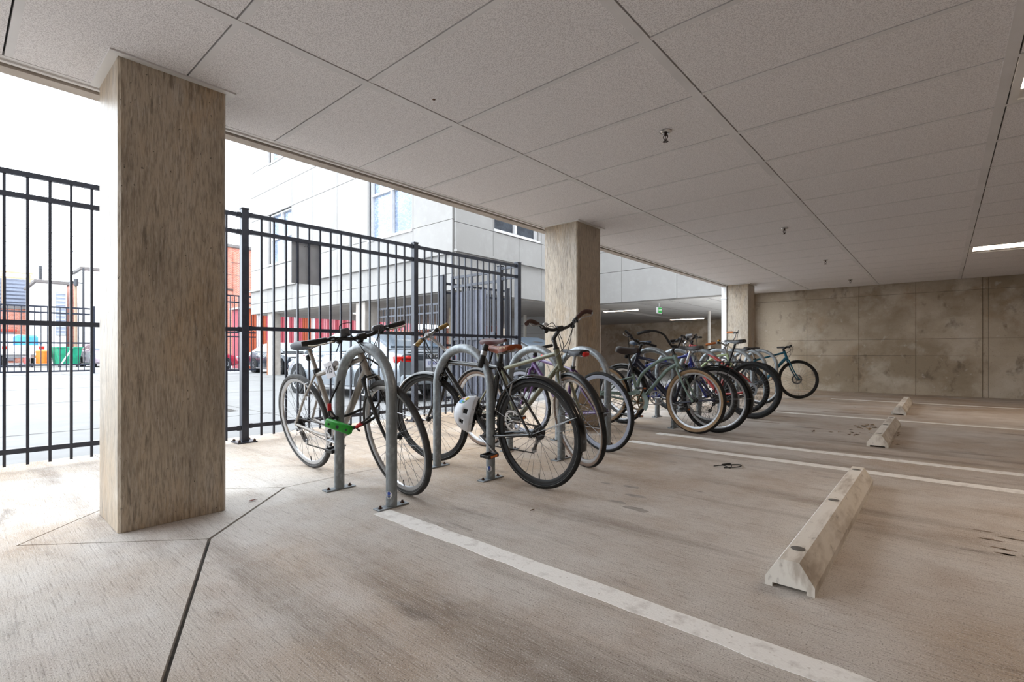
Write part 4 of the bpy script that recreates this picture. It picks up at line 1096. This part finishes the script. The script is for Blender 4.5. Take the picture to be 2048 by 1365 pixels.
def window(axis, fixed, u0, u1, z0, z1, face, cols, rows, glass, deep=.13, split=None):
    w = MB(); fr = .06; cu = (u0+u1)/2; cz = (z0+z1)/2
    def P(u, d, z): return (u, fixed-face*d, z) if axis == 'x' else (fixed-face*d, u, z)
    def S(du, dd, dz): return (du, dd, dz) if axis == 'x' else (dd, du, dz)
    w.box(P(cu, deep-.05, z0+fr/2), S(u1-u0, .1, fr)); w.box(P(cu, deep-.05, z1-fr/2), S(u1-u0, .1, fr)); w.box(P(u0+fr/2, deep-.05, cz), S(fr, .1, z1-z0-2*fr)); w.box(P(u1-fr/2, deep-.05, cz), S(fr, .1, z1-z0-2*fr))
    for i in range(1, cols): w.box(P(u0+(u1-u0)*i/cols, deep-.06, cz), S(.09, .1, z1-z0-2*fr))
    for j in range(1, rows): w.box(P(cu, deep-.045, z0+(z1-z0)*(split or j/rows)), S(u1-u0-2*fr, .09, .06))
    w.box(P(cu, -.02, z0-.03), S(u1-u0+.06, .14, .06))
    wo = w.build('window', m_wframe, bw, 0)
    zs_ = [z0, z0+(z1-z0)*(split or .5), z1] if rows == 2 else [z0, z1]
    for i in range(cols):
        for j in range(rows):
            a, b = u0+(u1-u0)*i/cols+.05, u0+(u1-u0)*(i+1)/cols-.05
            MB().box(P((a+b)/2, deep+(.02 if j else 0), (zs_[j]+zs_[j+1])/2), S(b-a, .012, zs_[j+1]-zs_[j]-.06)).build('pane', glass, wo, 0)
YB, XC = 8.98, -9.905
usL = [-23.2, -21.45, -19.25, -17.6, -15.85, -13.95, -11.6, XC]; zsL = [2.5, 2.95, 3.5, 4.42, 6.6, 7.66, 8.75, 11.0]
opL = [(-21.38, -19.3, 4.5, 6.6), (-13.9, -11.66, 4.42, 7.3), (-21.38, -19.3, 8.75, 10.9)]
facade('x', YB, usL, zsL, opL, -1)
for o in opL: window('x', YB, *o, -1, 2, 2, m_glass)
usR = [YB, 10.45, 11.62, 12.75, 15.3]; zsR = [2.5, 3.55, 4.35, 6.6, 8.75, 11.0]
opR = [(10.5, 12.62, 4.42, 5.6)]
facade('y', XC, usR, zsR, opR, 1)
window('y', XC, *opR[0], 1, 2, 1, m_glassd)
facade('x', 15.3, [XC, -8.3, -6.35, -4.5, -3.4], [2.55, 3.62, 4.35, 6.6, 11.0], [], -1)
# projecting ledges
MB().box((-16.6, YB-.09, 3.52), (13.2, .12, .07)).build('ledge', m_facade, bw, 0)
MB().box((XC+.09, 12.1, 3.57), (.12, 6.3, .06)).build('ledge', m_facade, bw, 0)
sf = MB().box((-16.55, 17.6, 2.52), (13.1, 17.0, .08)).box((-6.6, 20.8, 2.56), (6.5, 10.8, .08)); sf.build('soffit', m_soffit, bw, 0)
for x in (-7.9, -6.7, -5.5, -4.3): MB().box((x, 20.8, 2.518), (.012, 10.6, .006)).build('soffit_joint', m_shadowgap, bw, 0)
for x, y, w in ((-21.62, 9.25, .42), (-14.6, 9.3, .55), (-13.6, 12.5, .5), (-10.4, 15.9, .5), (-9.7, 15.75, .35)):
    MB().box((x, y, 1.17), (w, w*.9, 2.66), None, .012).build('column', m_wallc if y > 12 else m_beam, bw, 0)
MB().box((-21.9, 9.12, .6), (.06, .1, 1.5)).build('corner_guard', pm('rust_guard', '#a5633a', .8, col2='#7c4a2e', scale=12), bw, 0)
MB().box((-13, 26.1, 1.2), (22, .2, 2.8)).build('rear_wall', m_wallc, bw, 0)
MB().box((-3.2, 19.4, 1.2), (.3, 13.2, 2.8)).box((-5.9, 24.5, 1.2), (.4, 3.0, 2.8)).build('side_wall_with_blocker', m_wallc, bw, 0)  # first box is unseen, added to keep sky light out of the underpass
MB().box((-21.4, 18.1, 1.0), (9.5, .2, 2.3)).build('brick_wall', m_brick, bw, 0)
MB().box((-14.6, 18.1, 1.2), (2.6, .2, 2.7)).build('block_wall', m_facade, bw, 0)
for k in range(6): MB().box((-14.6, 17.99, .1+k*.4), (2.6, .01, .015)).build('block_course', m_shadowgap, bw, 0)
for (x, y) in ((-13.97, 16.9), (-7.15, 20.4)):
    MB().tube([(x, y, GZ), (x, y, 2.56)], .055 if y > 20 else .07, 12).build('drain_pipe', pm('pipe_cream', '#c9c3ba', .5), bw, 50)
# lamps and exit sign below the wing
def strip_light(x, y, z, L_, label, axis=0):
    t = empty('strip_light', (x, y, z), (0, 0, axis), label, 'light')
    MB().box((0, 0, -.03), (L_, .2, .06), None, .01).build('light_housing', m_white, t, 0); MB().box((0, 0, -.064), (L_-.06, .16, .01)).build('diffuser', m_lamp, t, 0)
strip_light(-9.55, 17.45, 2.52, 1.5, 'ceiling light under the far wing just right of the middle pillar')
strip_light(-9.5, 24.0, 2.52, 1.7, 'deeper ceiling light under the far wing left of the far pillar')
strip_light(-17.6, 11.1, 2.48, 1.5, 'ceiling light under the far wing above the parked cars')
ex = empty('exit_sign', (-7.27, 15.95, 2.26), (0, 0, R(88)), 'small green lit exit sign under the far wing', 'sign')
MB().box((0, 0, .0), (.30, .06, .22), None, .006).build('sign_case', m_white, ex, 0)
m_exit = pm('exit_green', '#1e8f3a', .5, emit='#1f9a3c', estr=.35)
MB().box((.01, -.034, 0), (.25, .008, .18)).build('sign_face', m_exit, ex, 0); MB().cyl((0, 0, .1), (0, 0, .24), .012, 8).build('sign_stem', m_white, ex)
text('EXIT', 'exit_lettering', pm('exit_white', '#f2f5f0', .5, emit='#ffffff', estr=.5), .1, ex, None, matrix=frame_at((.01, -.039, 0), (1, 0, 0), (0, -1, 0)))
for k, (x, y) in enumerate(((-7.6, 16.6), (-4.9, 17.6), (-9.2, 20.5), (-6.6, 20.9))): sprinkler(x, y, 2.52, ['sprinkler under the far wing between the light and the exit sign', 'sprinkler under the far wing right of the exit sign', 'sprinkler under the far wing deep at the left', 'sprinkler under the far wing deep at the right'][k])
# square white downpipe at the last pillar
dpz = struct(MB().box((-3.352, 10.47, 1.1), (.10, .12, 2.3), None, .004), 'trim_2', m_white); tag(dpz, 'square white downpipe on the outer face of the farthest pillar')
MB().box((-3.352, 10.405, 1.93), (.115, .012, .02)).build('pipe_strap', m_steel, dpz, 0)
# upper storeys above this garage
up = struct(MB().box((2.3, 3.2, 6.3), (11.34, 18.6, 8.1)), 'wall_upper', m_facade); tag(up, 'upper storeys above the garage ceiling')
# fence under the wing
fence_panel((-13.5, 9.1), (-10.6, 9.1), 18, 'fence section under the far wing between columns', -.1, .05, (2.3, 2.05, 1.0, .15), 'picket_fence', 'fence', .022, .05)

# ------------------------------------------------------------------ cars
m_tyrec = pm('car_tyre', '#1a1a1b', .8); m_alloy = pm('alloy_rim', '#9a9ca0', .3, .8); m_carglass = pm('car_glass', '#3f4a55', .08, 0, '#5c6a78', scale=1.2, spec=.8); m_dark = pm('car_underside', '#101012', .8)
def car(label, x, y, yaw, paint, rear=None, front=None, lower=None, suv=0.):
    c = empty('car', (x, y, GZ), (0, 0, yaw), label, 'car')
    st_ = [(-2.42, .46, .80, .62), (-2.38, .34, .95, .78), (-2.2, .26, 1.03, .87), (-1.75, .22, 1.04, .91), (-.9, .19, 1.0, .925), (.2, .18, .97, .925), (1.0, .18, .95, .92), (1.55, .2, .91, .91), (2.05, .22, .80, .87), (2.33, .3, .68, .76), (2.42, .4, .58, .62)]
    rings = []
    for (xx, zb, zt, w) in st_:
        zt += suv*.5; h = zt-zb
        half = [(w*.80, zt), (w*.93, zt-.06*h), (w, zb+.62*h), (w*.985, zb+.4*h), (w*.97, zb+.12*h), (w*.86, zb)]
        rings.append([V((xx, p, z)) for p, z in half]+[V((xx, -p, z)) for p, z in half[::-1]])
    MB().loft(rings).build('car_body', paint, c, 35)
    prof = [(-2.0, 1.03), (-1.55, 1.22), (-1.05, 1.36), (-.35, 1.42), (.25, 1.40), (.75, 1.22), (1.28, .94)]
    prof = [(a, b+suv*(.5 if b < 1.1 else .9)) for a, b in prof]
    def hw(z): return .80-.40*(z-.97-suv*.5)
    r2 = [[V((a, -hw(b), b)), V((a, -hw(b)*.96, b+.015)), V((a, 0, b+.03)), V((a, hw(b)*.96, b+.015)), V((a, hw(b), b)), V((a, .81, .9+suv*.5)), V((a, -.81, .9+suv*.5))] for a, b in prof]
    MB().loft(r2).build('car_roof', paint, c, 35)
    zb0 = 1.0+suv*.5
    for s in (-1, 1):
        for q in ([(-1.72, zb0+.03), (-1.38, zb0+.20), (-1.0, zb0+.31), (-.98, zb0+.02)], [(-.93, zb0+.02), (-.95, zb0+.32), (-.32, zb0+.375), (-.16, zb0+.36), (-.16, zb0+.0)], [(-.10, zb0+.0), (-.10, zb0+.36), (.24, zb0+.34), (.62, zb0+.2), (.98, zb0-.01)]):
            a = [V((p, s*(hw(z)+.004), z)) for p, z in q]; b2 = [V((p, s*(hw(z)+.012), z)) for p, z in q]; k = len(q)
            MB().add(a+b2, [tuple(range(k)), tuple(range(k, 2*k))[::-1]]+[(i, (i+1) % k, k+(i+1) % k, k+i) for i in range(k)]).build('side_window', m_carglass, c, 0)
    for nm, (p0, p1) in (('rear_window', (prof[0], prof[2])), ('windscreen', (prof[6], prof[4]))):
        d = V((p1[0]-p0[0], 0, p1[1]-p0[1])); a0 = V((p0[0], 0, p0[1]))+d*.08; a1 = V((p0[0], 0, p0[1]))+d*.92; nn = V((-d.z, 0, d.x)).normalized(); nn = nn if nn.z > 0 else -nn
        o_ = nn*.055; t_ = nn*.03
        P_ = [a0+o_+V((0, -hw(a0.z)*.86, 0)), a0+o_+V((0, hw(a0.z)*.86, 0)), a1+o_+V((0, hw(a1.z)*.84, 0)), a1+o_+V((0, -hw(a1.z)*.84, 0))]
        Q_ = [p-t_ for p in P_]
        MB().add(P_+Q_, [(0, 1, 2, 3), (7, 6, 5, 4)]+[(i, (i+1) % 4, 4+(i+1) % 4, 4+i) for i in range(4)]).build(nm, m_carglass, c, 0)
    for wx in (-1.42, 1.45):
        for s in (-1, 1):
            MB().lathe([(.0, s*.70), (.385, s*.70), (.385, s*.928), (.0, s*.928)], 28, (wx, 0, .34), 'y').build('wheel_arch', m_dark, c, 40)
            w = MB().lathe([(.22, s*.74), (.32, s*.74), (.338, s*.77), (.338, s*.93), (.32, s*.95), (.22, s*.945)], 32, (wx, 0, .338), 'y', loop=True).build('wheel', m_tyrec, c, 40)
            al = MB().lathe([(.2, s*.935), (.228, s*.948), (.228, s*.90), (.2, s*.90)], 32, (wx, 0, .338), 'y', loop=True).lathe([(0, s*.93), (.05, s*.93), (.05, s*.90), (0, s*.90)], 16, (wx, 0, .338), 'y')
            for k in range(10):
                a = 2*PI*k/10; al.bar((wx+.04*math.cos(a), s*.922, .338+.04*math.sin(a)), (wx+.215*math.cos(a+.12), s*.93, .338+.215*math.sin(a+.12)), .02, .028, (0, 1, 0))
            al.build('alloy_rim', m_alloy, w, 40)
    for s in (-1, 1):
        MB().box((.78, s*.99, 1.0+suv*.5), (.12, .2, .13), None, .035).build('wing_mirror', paint, c, 40)
        for xx in (-.35, .62): MB().box((xx-.12, s*.925, .80+suv*.4), (.2, .03, .035), None, .01).build('door_handle', m_steel, c, 40)
        for xx in (-.98, -.12, .9): MB().box((xx, s*.921, .62+suv*.3), (.008, .012, .62)).build('door_seam', m_dark, c, 0)
        MB().box((.0, s*.93, .24), (2.2, .03, .05)).build('sill_trim', m_steel if rear else m_dark, c, 0)
    if rear: rear(c)
    if front: front(c)
    return c
m_lens = pm('lamp_lens', '#e0261c', .2, coat=.6); m_lens2 = pm('lamp_lens_clear', '#c9cdd2', .12, .3); m_plate = pm('plate_white', '#d9dbe6', .5); m_ink = pm('plate_ink', '#2c3c92', .5)
def audi_rear(c):
    dk = pm('boot_in_shade', '#3c4349', .35, .2)  # silver car's shaded rear, painted as a darker boot colour
    MB().box((-2.385, 0, .80), (.06, 1.12, .26), None, .02).build('boot_panel', dk, c, 40)
    MB().box((-2.39, 0, .44), (.12, 1.5, .22), None, .04).build('rear_bumper', pm('bumper_grey', '#8d949a', .4, .2), c, 40)
    MB().box((-2.36, 0, .29), (.16, 1.3, .12), None, .03).build('diffuser_trim', m_dark, c, 40)
    for s in (-1, 1):
        MB().box((-2.33, s*.66, .845), (.14, .36, .15), M.Rotation(R(-14*s), 3, 'Z'), .03).build('tail_lamp', m_lens, c, 40)
        MB().box((-2.425, s*.58, .845), (.01, .3, .035), M.Rotation(R(-14*s), 3, 'Z')).build('tail_lamp_inlay', pm('lens_dark', '#6e1512', .3), c, 0)
        MB().tube([(-2.42, s*.5, .27), (-2.46, s*.5, .27)], .05, 16).build('exhaust_tip', m_chrome, c, 40)
    for k in range(4): MB().tube([(-2.421, -.0825+.055*k+.036*math.cos(a), .905+.036*math.sin(a)) for a in [2*PI*i/20 for i in range(20)]], .0055, 6, closed=True).build('emblem_ring', m_chrome, c, 50)
    pl = MB().box((-2.423, 0, .76), (.01, .34, .17), None, .003).build('license_plate', m_plate, c, 0)
    text('EP 6LI', 'plate_lettering', m_ink, .095, pl, None, matrix=frame_at((-2.4295, 0, .765), (0, -1, 0), (-1, 0, 0)))
    MB().box((-2.40, 0, .98), (.05, 1.2, .03), None, .01).build('boot_lip', dk, c, 40)
def plain_front(c):
    for s in (-1, 1):
        MB().box((2.22, s*.62, .68), (.22, .3, .11), M.Rotation(R(-18*s), 3, 'Z'), .03).build('headlamp', m_lens2, c, 40)
        MB().box((2.3, s*.68, .42), (.03, .12, .05), None, .01).build('side_marker', pm('marker_amber', '#e09a20', .3), c, 40)
    MB().box((2.41, 0, .5), (.05, .9, .2), None, .02).build('grille', m_dark, c, 40)
def plain_rear(c):
    for s in (-1, 1): MB().box((-2.34, s*.68, .86), (.12, .3, .12), M.Rotation(R(-14*s), 3, 'Z'), .03).build('tail_lamp', m_lens, c, 40)
    MB().box((-2.42, 0, .74), (.01, .34, .16), None, .003).build('license_plate', m_plate, c, 0)
car('silver sedan seen from its rear with red tail lamps and a ringed emblem', -10.17, 6.44, PI, pm('silver_paint', '#8f969d', .25, .55, coat=.8, col2='#878e96', scale=1), rear=audi_rear, front=plain_front)
car('dark blue grey sedan parked nose out under the far wing', -23.6, 10.65, 0, pm('slate_paint', '#39424e', .25, .4, coat=.8), front=plain_front, rear=plain_rear)
car('dark charcoal car behind the gate with only its rear roof showing', -9.6, 10.25, PI, pm('charcoal_paint', '#2c2d2f', .3, .3, coat=.6), front=plain_front, rear=plain_rear)
car('red car beyond the far fence right of the big pillar', -31.05, 8.7, R(91), pm('red_paint', '#a8203a', .3, .2, coat=.7), front=plain_front, rear=plain_rear)
car('pale mauve car beside the green skip far behind the left fence', -43.3, 7.05, R(3), pm('mauve_paint', '#a99aa6', .3, .3, coat=.6), front=plain_front, rear=plain_rear, suv=.25)

# ------------------------------------------------------------------ beyond the lot
fp = fence_panel((-29.6, -1.2), (-29.6, 4.35), 26, 'far black fence across the alley seen behind the left fence panel', -.15, .12, (2.98, 2.72, 1.4, .42, .14), 'picket_fence', 'fence', .03, .07)
def big_post(x, y, h, label): 
    p = fence_post(x, y, h, label, .14, False); p.location.z = GZ
big_post(-29.6, 4.45, 3.1, 'far fence gate post at the end of the alley fence'); big_post(-29.6, 4.78, 3.1, 'second far gate post right beside the alley fence end')
fence_panel((-29.6, 4.86), (-29.6, 7.4), 12, 'far fence leaf right of the alley gate posts', -.15, .12, (2.75, 2.5, 1.3, .2), 'picket_fence', 'fence', .03, .07)
fence_panel((-24.7, 6.9), (-24.7, 9.7), 14, 'tall fence in front of the red brick building right of the big pillar', -.15, .1, (3.6, 3.3, 1.9, 1.7, .15), 'picket_fence', 'fence', .03, .06)
# red sided shed
rs = empty('sided_shed', (-31.2, 18, GZ), label='long shed with red and white vertical siding behind the parked cars', cat='shed')
MB().box((-1.1, 0, 1.8), (2.0, 12.6, 3.6)).build('shed_body', pm('shed_red', '#9b4650', .8), rs, 0)
MB().box((-1.0, 0, 3.65), (2.5, 12.9, .1)).build('shed_roof', m_soffit, rs, 0)
scol = [pm('siding_red', '#b8505c', .7), pm('siding_pink', '#d98a92', .7), pm('siding_white', '#dcd6d8', .7), pm('siding_brick', '#b55a3c', .8)]
seq = [3, 3, 2, 3, 0, 1, 2, 0, 2, 0, 2, 0, 3, 3, 2, 0]+[0, 1]*14
meb = MB().box((0, 0, 1.8), (.07, .115, 3.56)).mesh('siding_board', None, 0)
for k in range(88):
    me = scol[seq[k//2]].name
    o = bpy.data.objects.new('siding_board', meb); COL.objects.link(o); o.parent = rs; o.location = (-.06+.025*(k % 2), -6.2+k*.1425, 0)
    if not len(meb.materials): meb.materials.append(scol[0])
    o.material_slots[0].link = 'OBJECT'; o.material_slots[0].material = scol[seq[k//2]]
def brick_building(name, label, x, y, w, d, h, mat, extras=None):
    b = empty(name, (x, y, GZ), label=label, cat='building')
    MB().box((0, 0, h/2), (w, d, h)).build('building_wall', mat, b, 0)
    MB().box((0, 0, h+.12), (w+.3, d+.3, .26), None, .03).build('cornice', pm('cornice_grey', '#6f6a68', .8), b, 0)
    if extras: extras(b)
    return b
def bb_ex(b):
    MB().box((3.52, 0, 6.0), (.08, 5.6, .14)).build('string_course', pm('course_dark', '#4c3c38', .8), b, 0)
    for y in (-1.6, 1.0): 
        w = MB().box((3.5, y, 3.6), (.12, 1.2, 2.2)).build('window', m_wframe, b, 0); MB().box((3.57, y, 3.6), (.02, 1.0, 2.0)).build('pane', m_glassd, w, 0)
    for y in (-2.4, -.2, 2.2): MB().box((3.51, y, 4.5), (.12, .5, 9)).build('pilaster', m_brick, b, 0)
brick_building('brick_building', 'red brick building with a grey cornice between the big pillar and the pale wing', -46.5, 15.6, 7, 5.5, 9.4, m_brick, bb_ex)
def deck(b):
    dkw = pm('deck_wood', '#b9957a', .8); slt = pm('deck_slat', '#7f8696', .8)
    for k in range(6): MB().box((3.4, -4.6+k*1.75, 6.6), (.16, .16, 3.4)).build('deck_post', dkw, b, 0)
    for z in (5.1, 7.9, 8.4): MB().box((3.4, -.2, z), (.12, 9.2, .14)).build('deck_beam', dkw, b, 0)
    for k in range(7): MB().box((3.3, -.2, 5.45+k*.34), (.05, 9.0, .2)).build('deck_slat', slt, b, 0)
    MB().box((2.5, -.2, 6.4), (.1, 9, 3)).build('deck_screen', slt, b, 0)
    MB().box((3.6, 1.5, 1.5), (.1, 3.2, 2.6)).build('garage_door', pm('door_shade', '#77757c', .8), b, 0)
    MB().box((3.62, 1.5, 3.0), (.1, 3.6, .2)).build('door_lintel', pm('lintel_red', '#b04a3c', .8), b, 0)
brick_building('brick_building', 'low brick garage with a slatted wooden roof deck at the far left', -68.4, 1.0, 7, 10, 5.0, m_brick, deck)
def stair(b):
    MB().box((4.0, .55, 4.2), (.2, .6, 3.6)).build('louvre_panel', pm('louvre_grey', '#8d96a6', .6), b, 0)
    for k in range(12): MB().box((4.12, .55, 2.5+k*.31), (.06, .56, .1)).build('louvre_slat', pm('louvre_light', '#aab2c0', .6), b, 0)
    MB().cyl((3, -.6, 6.5), (3, -.6, 8.2), .12, 8).build('vent_stack', m_dgrey, b, 40)
brick_building('white_building', 'white rendered building with a louvred panel behind the left fence', -59.8, 5.75, 8, 1.87, 6.7, m_white, stair)
def tower(b):
    MB().box((2.52, 0, 4), (.06, .4, 1.4)).build('window', m_glassd, b, 0)
brick_building('brick_house', 'narrow pink brick house left of the white gabled building', -63, 7.98, 5, .8, 7.3, m_brick, tower)
def gable(b):
    MB().box((2.02, .55, 5.5), (.1, .5, 3)).build('window', m_glassd, b, 0); MB().box((2.02, .55, 1.8), (.1, .5, 2)).build('window', m_glassd, b, 0)
    MB().box((2.1, -.98, 4.1), (.12, .12, 8.0)).build('gutter_pipe', m_dgrey, b, 0)
brick_building('white_building', 'tall white building with dark gutter close to the big pillar', -57, 8.6, 4, 2.1, 8.0, m_white, gable)
# truck with a blue load, van, skip, barrel
tr = empty('pickup_truck', (-47.5, 3.3, GZ), label='white work truck carrying a blue load behind the far fence', cat='truck')
MB().box((0, 0, .95), (4.6, 2.0, .22)).build('truck_bed', m_white, tr, 0)
for s in (-1, 1): MB().box((0, s*.97, 1.3), (4.6, .08, .6)).build('bed_side', m_white, tr, 0)
MB().box((2.3, 0, 1.2), (.08, 2.0, .45)).build('tailgate', m_white, tr, 0)
MB().box((.9, .2, 1.66), (1.9, 1.1, .9), None, .12).build('blue_load', pm('tarp_blue', '#2f7fd0', .6, col2='#4b9be0', scale=3), tr, 40)
cbn = MB().loft([[V((x, -.95*k, z0)), V((x, .95*k, z0)), V((x, .85*k, z1)), V((x, -.85*k, z1))] for x, k, z0, z1 in ((-4.6, .9, .6, 1.2), (-3.8, 1, .55, 1.35), (-3.4, 1, .55, 2.2), (-2.35, 1, .55, 2.25))]); cbn.build('truck_cab', m_white, tr, 30)
for s in (-1, 1):
    MB().box((2.36, s*.86, 1.28), (.06, .26, .2)).build('tail_lamp', m_lens, tr, 0)
    for wx in (1.2, -3.2): MB().lathe([(0, s*.7), (.38, s*.7), (.38, s*.98), (0, s*.98)], 20, (wx, 0, .38), 'y').build('wheel', m_tyrec, tr, 40)
MB().box((2.3, 0, .7), (.15, 1.9, .16)).build('rear_bumper', m_steel, tr, 0)
vn = empty('van', (-47.5, .35, GZ), label='white box van cut by the left picture edge behind the far fence', cat='van')
MB().box((0, 0, 1.75), (5, 2.1, 2.3), None, .1).build('van_body', m_white, vn, 40); MB().box((0, 0, .55), (4.9, 1.9, .2)).build('van_chassis', m_dark, vn, 0)
MB().box((2.52, .3, 1.9), (.03, .9, 1.4)).build('rear_window', m_carglass, vn, 0)
for s in (-1, 1):
    for wx in (1.5, -1.6): MB().lathe([(0, s*.75), (.4, s*.75), (.4, s*1.0), (0, s*1.0)], 20, (wx, 0, .4), 'y').build('wheel', m_tyrec, vn, 40)
sk = empty('waste_skip', (-44.1, 5.25, GZ), (0, 0, R(8)), 'green waste skip with a leaning pale plank in the alley', 'skip')
m_skip = pm('skip_green', '#12825f', .6, col2='#1c9a78', scale=3)
MB().loft([[V((-.6, -.5, .15)), V((.6, -.5, .15)), V((.6, .5, .15)), V((-.6, .5, .15))], [V((-.8, -.62, 1.25)), V((.8, -.62, 1.25)), V((.8, .62, 1.25)), V((-.8, .62, 1.25))]]).build('skip_body', m_skip, sk, 0)
MB().box((0, 0, 1.29), (1.7, 1.32, .07)).build('skip_rim', m_skip, sk, 0); MB().bar((.95, -.55, .1), (.85, .1, 1.3), .1, .05).build('leaning_plank', m_white, sk, 0)
for s in (-1, 1): MB().cyl((.5, s*.45, .0), (.5, s*.45, .16), .08, 10).build('caster', m_black, sk, 40)
ob = MB().lathe([(0, 0), (.33, 0), (.35, .1), (.33, .3), (.36, .45), (.33, .62), (.36, .8), (.3, .86), (0, .86)], 24, (0, 0, 0), 'z').build('orange_barrel', pm('barrel_orange', '#ee7a24', .5), None, 40)
ob.location = (-44.4, 4.15, GZ+.245); tag(ob, 'orange barrel standing left of the green skip', 'barrel')
obs = MB().box((-44.4, 4.12, GZ+.12), (.74, .74, .24), None, .02).build('pallet_block', m_soffit, None, 0); tag(obs, 'low pale block beneath the orange barrel', 'block')
hd = empty('hand_truck', (-44.3, 3.35, GZ), (0, R(-12), 0), 'metal hand truck with a red can left of the orange barrel', 'hand truck')
for s in (-.2, .2): MB().tube([(0, s, .1), (0, s, 1.3)], .025, 8).build('rail', m_steel, hd)
for z in (.3, .7, 1.1): MB().tube([(0, -.2, z), (0, .2, z)], .02, 8).build('cross_bar', m_steel, hd)
for s in (-.28, .28): MB().lathe([(0, s-.03), (.14, s-.03), (.14, s+.03), (0, s+.03)], 16, (0, 0, .14), 'y').build('wheel', m_black, hd, 40)
MB().lathe([(0, .2), (.12, .2), (.12, .6), (.05, .66), (0, .66)], 16, (.16, 0, 0), 'z').build('red_can', m_red, hd, 40)
bn = empty('waste_bin', (-25.9, 4.75, GZ), label='blue grey wheeled bin showing at the left edge of the big pillar', cat='bin')
MB().loft([[V((-.22, -.2, .08)), V((.22, -.2, .08)), V((.22, .2, .08)), V((-.22, .2, .08))], [V((-.28, -.26, .95)), V((.28, -.26, .95)), V((.28, .26, .95)), V((-.28, .26, .95))]]).build('bin_body', pm('bin_blue', '#4f6e86', .6), bn, 0)
MB().box((0, 0, 1.0), (.62, .58, .09), None, .03).build('bin_lid', pm('bin_lid_blue', '#42607a', .6), bn, 40)
for s in (-.22, .22): MB().lathe([(0, s-.03), (.1, s-.03), (.1, s+.03), (0, s+.03)], 14, (-.22, 0, .1), 'y').build('wheel', m_black, bn, 40)
# utility pole and wires
up_ = empty('utility_pole', (-48.5, 6.3, GZ), label='wooden utility pole with a dark transformer can in the alley', cat='pole')
MB().tube([(0, 0, 0), (0, 0, 6.4)], [.1, .08], 12).build('pole_shaft', pm('pole_wood', '#a08d78', .9), up_)
MB().box((0, 0, 6.15), (.08, .8, .08)).build('cross_arm', m_dgrey, up_, 0); MB().lathe([(0, 5.9), (.13, 5.9), (.14, 6.1), (.13, 6.4), (0, 6.45)], 16, (.2, 0, 0), 'z').build('transformer', m_dgrey, up_, 40)
for k, (z0, z1, s) in enumerate(((8.5, 6.9, .1), (7.58, 6.03, .1), (7.3, 7.2, .2))):
    x0, y0, y1 = (-38, -14, 22) if k < 2 else (-50.6, -14, 22)
    o = MB().tube([(x0, y0+(y1-y0)*i/16, z0+(z1-z0)*i/16-s*4*(i/16)*(1-i/16)) for i in range(17)], .016, 5, caps=False).build('power_line', m_dgrey, None, 60)
    tag(o, ['upper power line crossing the white sky', 'lower power line crossing the white sky', 'cable at roof height by the utility pole'][k], 'cable')
